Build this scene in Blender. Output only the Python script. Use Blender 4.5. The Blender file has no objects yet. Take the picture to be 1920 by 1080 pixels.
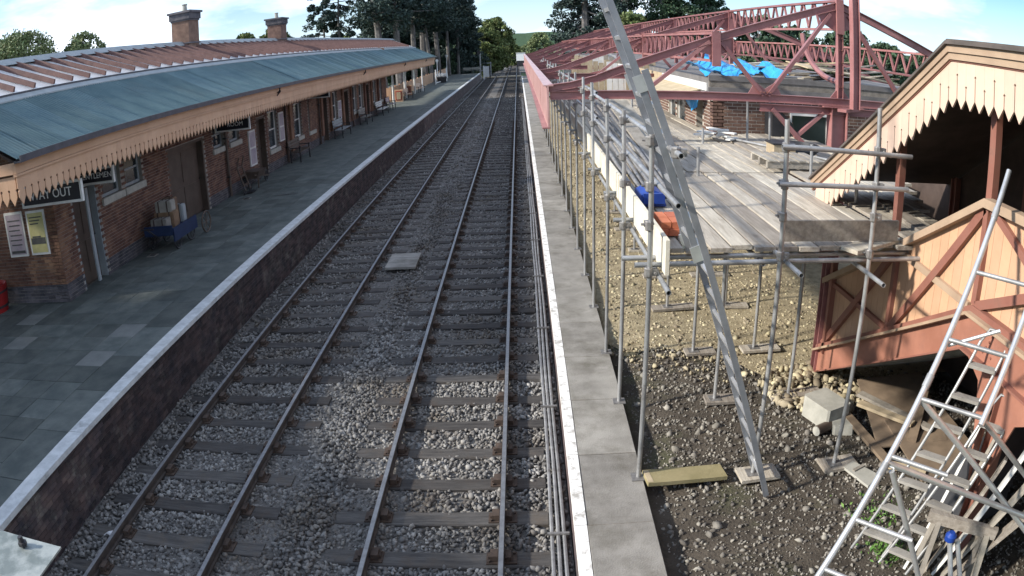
import bpy, math, random
import numpy as np
from mathutils import Matrix, Vector
random.seed(7); RNG = np.random.default_rng(7)
R = math.radians
scene = bpy.context.scene
COL = scene.collection

# ------------------------------------------------------------------ camera (wide CCTV lens with its barrel distortion)
CAM_H = 5.138
cd = bpy.data.cameras.new('camera')
cam = bpy.data.objects.new('camera', cd); COL.objects.link(cam)
scene.camera = cam
cd.type = 'PANO'
cd.panorama_type = 'FISHEYE_LENS_POLYNOMIAL'
cd.sensor_width = 36.0
cd.fisheye_fov = R(140)
cd.fisheye_polynomial_k0 = 0.0
cd.fisheye_polynomial_k1 = -0.74227 * 1.92 / 36.0
cd.fisheye_polynomial_k2 = 0.0
cd.fisheye_polynomial_k3 = -0.03840 * (1.92 / 36.0) ** 3
cd.fisheye_polynomial_k4 = 0.0
cd.clip_start = 0.05; cd.clip_end = 9000
cam.matrix_world = (Matrix.Translation((0, 0, CAM_H)) @ Matrix.Rotation(0.02015, 4, 'Z') @ Matrix.Rotation(-0.3408, 4, 'X')
                    @ Matrix.Rotation(0.03767, 4, 'Y') @ Matrix.Rotation(R(90), 4, 'X'))

# ------------------------------------------------------------------ sky and sun
SUN_EL, SUN_AZ = R(29), R(14)          # light travels towards +x, turned a little towards +y
w = bpy.data.worlds.new('World'); scene.world = w; w.use_nodes = True
nt = w.node_tree; nt.nodes.clear()
def wn(t, **k):
    n = nt.nodes.new(t)
    for a, b in k.items(): setattr(n, a, b)
    return n
wo = wn('ShaderNodeOutputWorld'); bg = wn('ShaderNodeBackground'); bg.inputs[1].default_value = 0.14
sky = wn('ShaderNodeTexSky', sky_type='NISHITA'); sky.sun_disc = False
sky.sun_elevation = SUN_EL
dsun = Vector((-math.cos(SUN_AZ), -math.sin(SUN_AZ)))           # horizontal direction to the sun
sky.sun_rotation = math.atan2(dsun.x, dsun.y)
sky.air_density = 1.0; sky.dust_density = 0.6; sky.ozone_density = 1.6
geo = wn('ShaderNodeNewGeometry')
mp = wn('ShaderNodeMapping'); mp.inputs['Scale'].default_value = (1.0, 1.0, 3.2); mp.inputs['Location'].default_value = (2.6, .7, 0)
ns = wn('ShaderNodeTexNoise'); ns.inputs['Scale'].default_value = 3.0; ns.inputs['Detail'].default_value = 7; ns.inputs['Roughness'].default_value = 0.55
cr = wn('ShaderNodeValToRGB'); cr.color_ramp.elements[0].position = 0.40; cr.color_ramp.elements[1].position = 0.64
mx = wn('ShaderNodeMix', data_type='RGBA')
mx.inputs[7].default_value = (4.4, 4.9, 5.6, 1)
L = nt.links.new
tc = wn('ShaderNodeTexCoord')
L(tc.outputs['Generated'], mp.inputs[0]); L(mp.outputs[0], ns.inputs[0]); L(ns.outputs[0], cr.inputs[0])
sx = wn('ShaderNodeSeparateXYZ'); L(tc.outputs['Generated'], sx.inputs[0])
hz = wn('ShaderNodeMapRange'); hz.inputs[1].default_value = 0.0; hz.inputs[2].default_value = 0.13; hz.inputs[3].default_value = 0.55; hz.inputs[4].default_value = 0.0
L(sx.outputs[2], hz.inputs[0]); mxf = wn('ShaderNodeMath', operation='MAXIMUM'); L(cr.outputs[0], mxf.inputs[0]); L(hz.outputs[0], mxf.inputs[1])
L(mxf.outputs[0], mx.inputs[0]); tn = wn('ShaderNodeMix', data_type='RGBA', blend_type='MULTIPLY'); tn.inputs[0].default_value = 1.0; tn.inputs[7].default_value = (.24, .37, .50, 1)
L(sky.outputs[0], tn.inputs[6]); L(tn.outputs[2], mx.inputs[6]); L(mx.outputs[2], bg.inputs[0]); L(bg.outputs[0], wo.inputs[0])
sl = bpy.data.lights.new('sun', 'SUN'); sl.energy = 2.7; sl.angle = R(3); sl.color = (1.0, 0.93, 0.82)
so = bpy.data.objects.new('sun', sl); COL.objects.link(so)
trav = Vector((math.cos(SUN_AZ) * math.cos(SUN_EL), math.sin(SUN_AZ) * math.cos(SUN_EL), -math.sin(SUN_EL)))
so.rotation_euler = trav.to_track_quat('-Z', 'Y').to_euler()
so.location = (-40, -10, 40)
vs = scene.view_settings
vs.view_transform = 'Standard'; vs.look = 'None'; vs.exposure = 1.32; vs.gamma = 1.0; vs.use_curve_mapping = False
scene.cycles.max_bounces = 6; scene.cycles.diffuse_bounces = 3; scene.cycles.glossy_bounces = 3

# ------------------------------------------------------------------ materials
def mat(name, c1, c2=None, scale=3.0, rough=0.8, bump=0.0, bscale=40.0, metal=0.0, rv=0.0, island=0.0, spec=0.4, lo=0.35, hi=0.65,
        stretch=(1, 1, 1), dirt=None, dscale=1.2, dlo=0.5, dhi=0.72, trans=0.0):
    m = bpy.data.materials.new(name); m.use_nodes = True
    t = m.node_tree; N = t.nodes; b = N['Principled BSDF']; K = t.links.new
    b.inputs['Roughness'].default_value = rough; b.inputs['Metallic'].default_value = metal
    b.inputs['Specular IOR Level'].default_value = spec
    g = N.new('ShaderNodeNewGeometry'); mp = N.new('ShaderNodeMapping'); mp.inputs['Scale'].default_value = stretch
    K(g.outputs['Position'], mp.inputs[0])
    n = N.new('ShaderNodeTexNoise'); n.inputs['Scale'].default_value = scale; n.inputs['Detail'].default_value = 6; n.inputs['Roughness'].default_value = 0.62
    K(mp.outputs[0], n.inputs[0])
    r = N.new('ShaderNodeValToRGB'); e = r.color_ramp.elements
    e[0].position = lo; e[1].position = hi; e[0].color = (*c1, 1); e[1].color = (*(c2 or c1), 1)
    K(n.outputs[0], r.inputs[0]); col = r.outputs[0]
    if dirt:
        n3 = N.new('ShaderNodeTexNoise'); n3.inputs['Scale'].default_value = dscale; n3.inputs['Detail'].default_value = 8; n3.inputs['Roughness'].default_value = 0.7
        K(g.outputs['Position'], n3.inputs[0])
        mr = N.new('ShaderNodeMapRange'); mr.inputs[1].default_value = dlo; mr.inputs[2].default_value = dhi; K(n3.outputs[0], mr.inputs[0])
        mm = N.new('ShaderNodeMix'); mm.data_type = 'RGBA'; K(mr.outputs[0], mm.inputs[0]); K(col, mm.inputs[6]); mm.inputs[7].default_value = (*dirt, 1)
        col = mm.outputs[2]
    for amt, src in ((rv, 'obj'), (island, 'isl')):
        if amt:
            if src == 'obj':
                oi = N.new('ShaderNodeObjectInfo'); o = oi.outputs['Random']
            else:
                o = g.outputs['Random Per Island']
            mr = N.new('ShaderNodeMapRange'); mr.inputs[3].default_value = 1 - amt; mr.inputs[4].default_value = 1 + amt; K(o, mr.inputs[0])
            h = N.new('ShaderNodeHueSaturation'); K(mr.outputs[0], h.inputs['Value']); K(col, h.inputs['Color'])
            mr2 = N.new('ShaderNodeMapRange'); mr2.inputs[3].default_value = 0.5 - 0.03 * amt; mr2.inputs[4].default_value = 0.5 + 0.03 * amt
            K(o, mr2.inputs[0]); K(mr2.outputs[0], h.inputs['Hue'])
            col = h.outputs[0]
    K(col, b.inputs['Base Color'])
    if bump:
        n2 = N.new('ShaderNodeTexNoise'); n2.inputs['Scale'].default_value = bscale; n2.inputs['Detail'].default_value = 5
        K(mp.outputs[0], n2.inputs[0])
        bp = N.new('ShaderNodeBump'); bp.inputs['Strength'].default_value = bump; bp.inputs['Distance'].default_value = 0.02
        K(n2.outputs[0], bp.inputs['Height']); K(bp.outputs[0], b.inputs['Normal'])
    if trans: b.inputs['Transmission Weight'].default_value = trans
    return m

M = {}
M['ballast_bed'] = mat('ballast_bed', (.085, .08, .076), (.18, .17, .16), 26, .95, .9, 34, dirt=(.075, .066, .058), dscale=.6)
M['ballast'] = mat('ballast_stone', (.145, .139, .134), (.28, .271, .26), 2.2, .9, island=.55, dirt=(.125, .108, .092), dscale=.55, dlo=.48, dhi=.62)
M['sleeper'] = mat('sleeper_wood', (.045, .042, .041), (.10, .093, .088), 7, .9, .5, 30, rv=.35, stretch=(.35, 3, 3), dirt=(.085, .068, .056), dscale=3)
M['rail'] = mat('rail_side', (.05, .042, .04), (.085, .07, .062), 8, .75, .2, 60)
M['rail_top'] = mat('rail_top', (.26, .25, .245), (.36, .35, .34), 9, .45, metal=.85)
M['rail_shaded'] = mat('rail_top_shaded', (.2, .2, .21), (.3, .3, .31), 9, .5, metal=.6)  # rail top coloured darker to stand in for shade on the left track
M['chair'] = mat('cast_iron_chair', (.05, .036, .03), (.095, .066, .05), 14, .85)
M['earth'] = mat('dark_earth', (.044, .036, .028), (.092, .077, .06), 2.6, .95, .9, 34, dirt=(.075, .076, .042), dscale=1.1, dlo=.52, dhi=.70)
M['buff'] = mat('buff_subbase', (.23, .19, .12), (.37, .315, .21), 7, .95, .9, 30, dirt=(.15, .125, .08), dscale=.9, dlo=.54, dhi=.74)
M['buff_stone'] = mat('buff_stone', (.25, .21, .135), (.46, .40, .285), 2.5, .9, island=.5, dirt=(.19, .155, .10), dscale=1.0, dlo=.52, dhi=.68)
M['grey_stone'] = mat('grey_stone', (.12, .11, .095), (.27, .25, .22), 5, .9, island=.5)
M['grass'] = mat('grass_land', (.05, .085, .028), (.12, .15, .05), .3, .95, .4, 8)
M['slab'] = mat('paving', (.07, .084, .082), (.125, .138, .13), 2.4, .85, .15, 90, rv=.24, dirt=(.06, .072, .07), dscale=1.1)
M['slab_pale'] = mat('paving_new', (.14, .15, .147), (.19, .2, .195), 3, .85, .12, 90, rv=.08)
M['concrete'] = mat('concrete', (.21, .198, .18), (.31, .295, .27), 2.2, .88, .25, 60, rv=.14, dirt=(.135, .125, .105), dscale=1.7, dlo=.48, dhi=.7)
M['white_line'] = mat('white_edge_paint', (.46, .48, .49), (.64, .66, .67), 6, .7, .2, 60, dirt=(.26, .27, .27), dscale=2.2, dlo=.56, dhi=.75)
M['white_worn'] = mat('white_worn_paint', (.4, .38, .35), (.78, .77, .75), 9, .75, .25, 50, lo=.36, hi=.5)
M['brick'] = mat('red_brick', (.12, .062, .045), (.215, .115, .075), 4, .9, .25, 80, rv=.3, island=.32)
M['brick_dark'] = mat('blue_brick', (.055, .055, .068), (.115, .105, .115), 4, .8, .2, 80, rv=.3, island=.3)
M['brick_dirty'] = mat('sooty_brick', (.04, .036, .044), (.115, .08, .075), 3.0, .92, .3, 60, rv=.45, island=.4, dirt=(.21, .2, .17), dscale=1.4, dlo=.55, dhi=.75)
M['brick_new'] = mat('new_brick', (.105, .062, .05), (.175, .105, .082), 5, .9, .2, 80, rv=.28, island=.28)
M['mortar'] = mat('mortar', (.36, .33, .29), (.45, .42, .37), 8, .95, .2, 90)
M['mortar_mid'] = mat('weathered_mortar', (.22, .2, .18), (.31, .29, .26), 5, .95, .2, 90)
M['mortar_dark'] = mat('old_mortar', (.12, .105, .095), (.2, .18, .155), 5, .95, .2, 90)
M['sheet'] = mat('corrugated_sheet', (.075, .135, .155), (.11, .18, .195), 1.3, .5, rv=.16, stretch=(1.2, 1, 1.2), dirt=(.125, .175, .18), dscale=.9, dlo=.55, dhi=.8)
M['pan'] = mat('roof_pan', (.62, .62, .63), (.74, .74, .74), 2, .3)
M['rib'] = mat('roof_rib', (.13, .07, .062), (.19, .105, .09), 5, .7)
M['flash'] = mat('lead_flashing', (.27, .3, .31), (.36, .38, .39), 3, .5)
M['gutter'] = mat('dark_gutter', (.045, .045, .055), (.075, .072, .085), 5, .5)
M['stone'] = mat('light_stone', (.32, .315, .28), (.43, .42, .375), 5, .8, .1, 80)
M['peach'] = mat('peach_paint', (.52, .315, .195), (.59, .37, .24), 1.7, .6, rv=.05, dirt=(.48, .30, .19), dscale=2.4, dlo=.56, dhi=.8)
M['cream'] = mat('cream_paint', (.58, .42, .325), (.64, .475, .37), 2.2, .6, rv=.05, dirt=(.55, .4, .27), dscale=3.5, dlo=.6, dhi=.85)
M['trim'] = mat('beige_trim', (.33, .235, .165), (.41, .30, .21), 3, .6)
M['dark_trim'] = mat('roof_edge', (.075, .065, .058), (.12, .1, .09), 4, .7)
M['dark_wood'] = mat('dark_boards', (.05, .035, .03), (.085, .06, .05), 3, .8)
M['redbrown'] = mat('redbrown_paint', (.22, .092, .068), (.29, .125, .092), 3, .6, dirt=(.19, .10, .075), dscale=3)
M['oxide'] = mat('red_oxide_primer', (.24, .10, .10), (.34, .16, .157), 1.6, .4, .12, 30, rv=.15, dirt=(.15, .068, .064), dscale=3.2, dlo=.52, dhi=.74)
M['oxide_sunlit'] = mat('oxide_sunlit_tone', (.44, .25, .235), (.56, .34, .32), 1.8, .34, .1, 30, spec=.6, dirt=(.36, .18, .165), dscale=2.2, dlo=.55, dhi=.75)  # oxide painted paler and pinker for sun and sky sheen on the fascia
M['girder'] = mat('girder_paint', (.29, .125, .085), (.37, .17, .12), 2.2, .6, dirt=(.25, .12, .09), dscale=2.5)
M['galv'] = mat('galvanised_tube', (.29, .295, .30), (.46, .465, .47), 5, .45, metal=.55, rv=.1, stretch=(1, 1, .5), dirt=(.22, .21, .205), dscale=2.6, dlo=.55, dhi=.7)
M['alu'] = mat('aluminium', (.55, .56, .58), (.72, .73, .74), 5, .38, metal=.7)
M['alu_dull'] = mat('dull_aluminium', (.22, .235, .26), (.31, .325, .35), 4, .5, metal=.45)
M['coupler'] = mat('steel_coupler', (.2, .19, .185), (.34, .33, .32), 14, .55, metal=.6)
M['board'] = mat('scaffold_board', (.29, .255, .21), (.45, .41, .35), 5, .85, .3, 26, rv=.34, stretch=(4, .35, 4), dirt=(.21, .17, .13), dscale=2.0, dlo=.55, dhi=.75)
M['toe'] = mat('toe_board', (.55, .5, .4), (.69, .65, .55), 4, .8, .1, 30, rv=.08)
M['timber'] = mat('sawn_timber', (.36, .29, .19), (.5, .41, .28), 5, .85, .15, 30, rv=.15, stretch=(1, 1, 1))
M['timber_green'] = mat('treated_plank', (.25, .215, .11), (.33, .28, .155), 4, .85, .15, 30)
M['timber_old'] = mat('weathered_timber', (.21, .19, .16), (.33, .30, .26), 6, .9, .3, 30, rv=.2)
M['ply'] = mat('plywood', (.16, .12, .085), (.24, .18, .125), 4, .8, rv=.12)  # plywood colour darkened to stand in for shade under the stair
M['tarp'] = mat('blue_tarpaulin', (.015, .24, .56), (.04, .36, .72), 3, .38)
M['roof_felt'] = mat('grey_felt', (.13, .125, .125), (.21, .2, .195), 2, .85)
M['black_sign'] = mat('sign_black', (.012, .014, .022), (.02, .022, .03), 3, .4)
M['white'] = mat('white_paint', (.72, .72, .71), (.8, .8, .79), 4, .5)
M['offwhite'] = mat('offwhite_frame', (.58, .58, .56), (.7, .7, .68), 4, .6)
M['glass'] = mat('dark_glass', (.018, .026, .032), (.03, .04, .05), 2, .12, spec=.6)
M['door'] = mat('brown_door', (.07, .05, .04), (.1, .075, .06), 3, .5)
M['bluegrey'] = mat('bluegrey_paint', (.25, .28, .3), (.32, .35, .37), 3, .5)
M['cart_blue'] = mat('blue_cart_paint', (.01, .022, .06), (.016, .032, .09), 4, .5)
M['crate'] = mat('old_case_leather', (.14, .085, .055), (.22, .145, .09), 6, .6, rv=.35)
M['canvas'] = mat('grey_canvas', (.2, .19, .17), (.29, .275, .25), 5, .8, rv=.2)
M['red'] = mat('red_paint', (.23, .012, .014), (.32, .02, .02), 3, .5)
M['iron'] = mat('black_iron', (.02, .02, .023), (.035, .035, .04), 6, .5)
M['plastic_blue'] = mat('blue_plastic', (.008, .035, .22), (.014, .055, .3), 3, .4)
M['brick_red_new'] = mat('orange_brick', (.42, .12, .06), (.52, .17, .09), 6, .85, rv=.15)
M['black_plastic'] = mat('black_plastic', (.015, .016, .02), (.03, .031, .035), 4, .45)
M['poster_a'] = mat('poster_yellow', (.42, .39, .17), (.55, .51, .26), 3, .5)
M['poster_b'] = mat('poster_mauve', (.30, .25, .31), (.42, .37, .40), 4, .5)
M['ink'] = mat('poster_ink', (.05, .055, .06), (.09, .09, .085), 6, .6)
M['bark'] = mat('tree_bark', (.085, .08, .08), (.17, .16, .155), 3, .95, .6, 12)
M['leaf_pine'] = mat('pine_needles', (.018, .036, .034), (.046, .074, .06), .9, .7, island=.4)
M['leaf_dec'] = mat('broad_leaves', (.06, .095, .026), (.15, .17, .055), .55, .7, island=.4)
M['leaf_pale'] = mat('pale_leaves', (.11, .15, .06), (.22, .25, .12), .55, .7, island=.35)
M['ivy'] = mat('dark_evergreen_leaves', (.025, .055, .03), (.06, .10, .05), .8, .7, island=.4)
M['weed'] = mat('weed_leaves', (.07, .16, .03), (.14, .25, .06), 6, .7, island=.3)
M['tile_roof'] = mat('slate_roof', (.11, .105, .105), (.18, .17, .165), 2, .8)
M['render'] = mat('house_render', (.5, .47, .42), (.6, .57, .51), 1, .9)
M['plate'] = mat('worn_plate', (.16, .19, .19), (.33, .36, .355), 14, .55, .15, 40, metal=.3, lo=.4, hi=.6)
M['litter'] = mat('white_litter', (.7, .7, .72), (.78, .78, .8), 5, .6)

# ------------------------------------------------------------------ mesh building
class MB:
    def __init__(s): s.v = []; s.f = []
    def add(s, vs, fs):
        o = len(s.v); s.v += [tuple(v) for v in vs]; s.f += [tuple(i + o for i in f) for f in fs]; return s
    def box(s, x0, x1, y0, y1, z0, z1):
        return s.add([(x0, y0, z0), (x1, y0, z0), (x1, y1, z0), (x0, y1, z0), (x0, y0, z1), (x1, y0, z1), (x1, y1, z1), (x0, y1, z1)],
                     [(0, 3, 2, 1), (4, 5, 6, 7), (0, 1, 5, 4), (1, 2, 6, 5), (2, 3, 7, 6), (3, 0, 4, 7)])
    def beam(s, p, q, w, h, up=(0, 0, 1)):
        p = Vector(p); q = Vector(q); d = (q - p).normalized(); u = Vector(up)
        if abs(d.dot(u)) > .98: u = Vector((0, 1, 0)) if abs(d.y) < .9 else Vector((1, 0, 0))
        a = d.cross(u).normalized(); b = a.cross(d).normalized(); a = a * w / 2; b = b * h / 2
        vs = [c + sa * a + sb * b for c in (p, q) for sa, sb in ((-1, -1), (1, -1), (1, 1), (-1, 1))]
        return s.add(vs, [(0, 1, 2, 3), (7, 6, 5, 4), (0, 4, 5, 1), (1, 5, 6, 2), (2, 6, 7, 3), (3, 7, 4, 0)])
    def ibeam(s, p, q, h, bf, t=.012, up=(0, 0, 1)):
        p = Vector(p); q = Vector(q); d = (q - p).normalized(); u = Vector(up); a = d.cross(u).normalized(); b = a.cross(d).normalized()
        s.beam(p + b * (h / 2 - t / 2), q + b * (h / 2 - t / 2), bf, t, up)
        s.beam(p - b * (h / 2 - t / 2), q - b * (h / 2 - t / 2), bf, t, up)
        return s.beam(p, q, t, h - 2 * t, up)
    def tube(s, p, q, r, n=10, r2=None, cap=True):
        return s.path([p, q], r, n, r2, cap)
    def path(s, pts, r, n=8, r2=None, cap=True):
        pts = [Vector(p) for p in pts]; o = len(s.v); k = len(pts)
        for i, p in enumerate(pts):
            d = (pts[min(i + 1, k - 1)] - pts[max(i - 1, 0)]).normalized()
            u = Vector((0, 0, 1)) if abs(d.z) < .9 else Vector((1, 0, 0))
            a = d.cross(u).normalized(); b = a.cross(d)
            rr = r if r2 is None else r + (r2 - r) * i / (k - 1)
            for j in range(n):
                t = 2 * math.pi * j / n; s.v.append(tuple(p + a * math.cos(t) * rr + b * math.sin(t) * rr))
        for i in range(k - 1):
            for j in range(n):
                s.f.append((o + i * n + j, o + i * n + (j + 1) % n, o + (i + 1) * n + (j + 1) % n, o + (i + 1) * n + j))
        if cap:
            s.f.append(tuple(o + j for j in range(n))[::-1]); s.f.append(tuple(o + (k - 1) * n + j for j in range(n)))
        return s
    def ring(s, p, q, ro, ri, n=10):
        """open pipe end: an annulus from ro to ri plus the inner wall"""
        p = Vector(p); q = Vector(q); d = (q - p).normalized(); u = Vector((0, 0, 1)) if abs(d.z) < .9 else Vector((1, 0, 0))
        a = d.cross(u).normalized(); b = a.cross(d); o = len(s.v)
        for c, r in ((q, ro), (q, ri), (q - d * .12, ri)):
            for j in range(n):
                t = 2 * math.pi * j / n; s.v.append(tuple(c + a * math.cos(t) * r + b * math.sin(t) * r))
        for k in range(2):
            for j in range(n): s.f.append((o + k * n + j, o + k * n + (j + 1) % n, o + (k + 1) * n + (j + 1) % n, o + (k + 1) * n + j))
        s.f.append(tuple(o + 2 * n + j for j in range(n)))
        return s
    def prism(s, poly, vec):
        """planar polygon swept by vec"""
        poly = [Vector(p) for p in poly]; vec = Vector(vec); n = len(poly)
        return s.add(poly + [p + vec for p in poly],
                     [tuple(range(n))[::-1], tuple(range(n, 2 * n))] + [(i, (i + 1) % n, n + (i + 1) % n, n + i) for i in range(n)])
    def lathe(s, c, prof, n=12):
        c = Vector(c); o = len(s.v); k = len(prof)
        for r, z in prof:
            for j in range(n):
                t = 2 * math.pi * j / n; s.v.append((c.x + r * math.cos(t), c.y + r * math.sin(t), c.z + z))
        for i in range(k - 1):
            for j in range(n): s.f.append((o + i * n + j, o + i * n + (j + 1) % n, o + (i + 1) * n + (j + 1) % n, o + (i + 1) * n + j))
        s.f.append(tuple(o + j for j in range(n))[::-1]); s.f.append(tuple(o + (k - 1) * n + j for j in range(n)))
        return s
    def mesh(s, name, smooth=False):
        me = bpy.data.meshes.new(name); me.from_pydata(s.v, [], s.f); me.update()
        if smooth:
            me.shade_smooth(); me.set_sharp_from_angle(angle=R(42))
        return me

def npmesh(name, verts, faces):
    """big triangle mesh from numpy arrays"""
    me = bpy.data.meshes.new(name); nv, nf = len(verts), len(faces); k = faces.shape[1]
    me.vertices.add(nv); me.vertices.foreach_set('co', np.ascontiguousarray(verts, np.float32).ravel())
    me.loops.add(nf * k); me.loops.foreach_set('vertex_index', np.ascontiguousarray(faces, np.int32).ravel())
    me.polygons.add(nf); me.polygons.foreach_set('loop_start', np.arange(0, nf * k, k, dtype=np.int32))
    me.update(calc_edges=True); return me

WORLD = {}
def link(name, data, parent=None, W=None):
    o = bpy.data.objects.new(name, data); COL.objects.link(o)
    W = W or Matrix.Identity(4)
    if parent is not None:
        o.parent = parent; o.matrix_parent_inverse = WORLD[parent.name].inverted()
    o.matrix_basis = W
    WORLD[o.name] = W.copy(); return o
def obj(name, mb, m, parent=None, W=None, smooth=False, kind=None, label=None):
    me = mb if isinstance(mb, bpy.types.Mesh) else mb.mesh(name, smooth)
    if m is not None and not me.materials: me.materials.append(M[m])
    o = link(name, me, parent, W)
    if kind: o['kind'] = kind
    if label: o['label'] = label
    return o
def tag(o, label, cat, group=None):
    o['label'] = label; o['category'] = cat
    if group: o['group'] = group
    return o
def thing(name, label, cat, loc=(0, 0, 0), group=None):
    return tag(link(name, None, None, Matrix.Translation(loc)), label, cat, group)
def struct(name, mb, m, parent=None, label=None):
    return obj(name, mb, m, parent, kind='structure', label=label)
def T(x, y, z, rz=0.0): return Matrix.Translation((x, y, z)) @ Matrix.Rotation(rz, 4, 'Z')

ICO_V = []; ph = (1 + 5 ** .5) / 2
for a, b in ((-1, ph), (1, ph), (-1, -ph), (1, -ph)): ICO_V.append((a, b, 0))
for a, b in ((-1, ph), (1, ph), (-1, -ph), (1, -ph)): ICO_V.append((0, a, b))
for a, b in ((ph, -1), (ph, 1), (-ph, -1), (-ph, 1)): ICO_V.append((a, 0, b))
ICO_V = np.array(ICO_V) / np.linalg.norm(ICO_V[0])
ICO_F = np.array([(0, 11, 5), (0, 5, 1), (0, 1, 7), (0, 7, 10), (0, 10, 11), (1, 5, 9), (5, 11, 4), (11, 10, 2), (10, 7, 6), (7, 1, 8),
                  (3, 9, 4), (3, 4, 2), (3, 2, 6), (3, 6, 8), (3, 8, 9), (4, 9, 5), (2, 4, 11), (6, 2, 10), (8, 6, 7), (9, 8, 1)])
OCT_V = np.array([(1, 0, 0), (-1, 0, 0), (0, 1, 0), (0, -1, 0), (0, 0, 1), (0, 0, -1)], float)
OCT_F = np.array([(0, 2, 4), (2, 1, 4), (1, 3, 4), (3, 0, 4), (2, 0, 5), (1, 2, 5), (3, 1, 5), (0, 3, 5)])
def stones(name, pts, size, m, parent=None, fine=True, jit=.42, label=None):
    """angular stones at pts (n,3), radii size (n,), joined into one mass"""
    bv, bf = (ICO_V, ICO_F) if fine else (OCT_V, OCT_F)
    n = len(pts); k = len(bv)
    q = RNG.normal(size=(n, 4)); q /= np.linalg.norm(q, axis=1)[:, None]; a, b, c, d = q.T
    rot = np.stack([np.stack([1 - 2 * (c * c + d * d), 2 * (b * c - a * d), 2 * (b * d + a * c)], -1),
                    np.stack([2 * (b * c + a * d), 1 - 2 * (b * b + d * d), 2 * (c * d - a * b)], -1),
                    np.stack([2 * (b * d - a * c), 2 * (c * d + a * b), 1 - 2 * (b * b + c * c)], -1)], -2)
    sc = RNG.uniform(.45, 1.3, (n, 1, 3))
    v = bv[None] * (1 + RNG.uniform(-jit, jit, (n, k, 1))) * sc
    v = np.einsum('nij,nkj->nki', rot, v) * np.asarray(size)[:, None, None] + np.asarray(pts)[:, None, :]
    f = bf[None] + (np.arange(n) * k)[:, None, None]
    me = npmesh(name, v.reshape(-1, 3), f.reshape(-1, 3))
    o = obj(name, me, m, parent, kind='stuff')
    if label: tag(o, label, 'gravel')
    return o

def brick_wall(parent, o, u, n, wid, hgt, mname, mortar='mortar', holes=(), single=0, plinth=None, thick=.2, name='brick', proud=.008, part='wall', bh=.065):
    """stretcher-bond wall on the plane o + a*u + b*z, facing n. The bricks nearest the camera are single parts, the rest one part."""
    o = Vector(o); u = Vector(u).normalized(); n = Vector(n).normalized(); z = Vector((0, 0, 1))
    ang = math.atan2(u.y, u.x)
    # backing with openings: split in columns
    xs = sorted({0.0, wid} | {h[0] for h in holes} | {h[1] for h in holes}); zs = sorted({0.0, hgt} | {h[2] for h in holes} | {h[3] for h in holes})
    back = MB()
    for i in range(len(xs) - 1):
        run = None
        for j in range(len(zs) - 1):
            cx, cz = (xs[i] + xs[i + 1]) / 2, (zs[j] + zs[j + 1]) / 2
            if any(h[0] < cx < h[1] and h[2] < cz < h[3] for h in holes): continue
            p = o + u * xs[i] + z * zs[j]; p2 = o + u * xs[i + 1] + z * zs[j]
            dz = z * (zs[j + 1] - zs[j])
            back.prism([p, p2, p2 + dz, p + dz], -n * thick)
    bo = obj(part, back, mortar, parent)
    items = []; bw = .215 if bh > .06 else .208; rows = int(hgt / .075)
    for r in range(rows):
        x = -(.1125 if r % 2 else 0.0)
        while x < wid - .04:
            a, b = max(x, 0), min(x + bw, wid); x += .225
            if b - a < .05: continue
            c = (a + b) / 2; zc = r * .075 + .0375
            if any(h[0] - .02 < c < h[1] + .02 and h[2] - .02 < zc < h[3] + .02 for h in holes): continue
            items.append((o + u * c + z * zc, b - a, r))
    cp = Vector((0, 0, CAM_H)); order = sorted(range(len(items)), key=lambda i: (items[i][0] - cp).length)
    singles = set(order[:single]); cache = {}
    rest = {}
    for i, (c, lw, r) in enumerate(items):
        mm = plinth[1] if plinth and r < plinth[0] else mname
        d = proud + random.uniform(-.002, .003)
        if i in singles:
            key = (round(lw, 2), mm)
            if key not in cache:
                me = MB().box(-lw / 2, lw / 2, -.03, .03, -bh / 2, bh / 2).mesh(name); me.materials.append(M[mm]); cache[key] = me
            cen = c + n * (d - .03)
            link(name, cache[key], bo, Matrix.Translation(cen) @ Matrix.Rotation(ang, 4, 'Z'))
        else:
            q = rest.setdefault(mm, MB())
            a = u * lw / 2; b = z * bh / 2; e = n * d; e0 = -n * .01
            q.add([c - a - b + e0, c + a - b + e0, c + a + b + e0, c - a + b + e0, c - a - b + e, c + a - b + e, c + a + b + e, c - a + b + e],
                  [(4, 5, 6, 7), (0, 1, 5, 4), (1, 2, 6, 5), (2, 3, 7, 6), (3, 0, 4, 7)])
    for mm, q in rest.items(): obj('brickwork', q, mm, bo, kind='stuff')
    return bo
def text_mesh(s, size, W, m, parent, name='lettering', sx=1.0, ext=.004):
    c = bpy.data.curves.new('t', 'FONT'); c.body = s; c.size = size; c.align_x = 'CENTER'; c.align_y = 'CENTER'; c.extrude = ext; c.resolution_u = 3
    t = bpy.data.objects.new('t', c); me = bpy.data.meshes.new_from_object(t); me.materials.clear()
    bpy.data.objects.remove(t); bpy.data.curves.remove(c)
    me.transform(Matrix.Diagonal((sx, 1, 1, 1)))
    return obj(name, me, m, parent, W)
# ------------------------------------------------------------------ the land, the ballast, the two platforms
PZ = 0.915
X4, X2, G = -0.346, -3.705, 1.507          # running rails: right rail of each track
g = MB()
nx = [-3000, -600, -120, -40, -16, 14, 40, 120, 600, 3000]; ny = [-200, -20, 130, 200, 400, 900, 1800, 5000]
for j, y in enumerate(ny):
    for i, x in enumerate(nx): g.v.append((x, y, -.42 - (0 if y < 150 else (y - 150) * .004)))
for j in range(len(ny) - 1):
    for i in range(len(nx) - 1): a = j * len(nx) + i; g.f.append((a, a + 1, a + 1 + len(nx), a + len(nx)))
struct('ground', g, 'grass')
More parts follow.
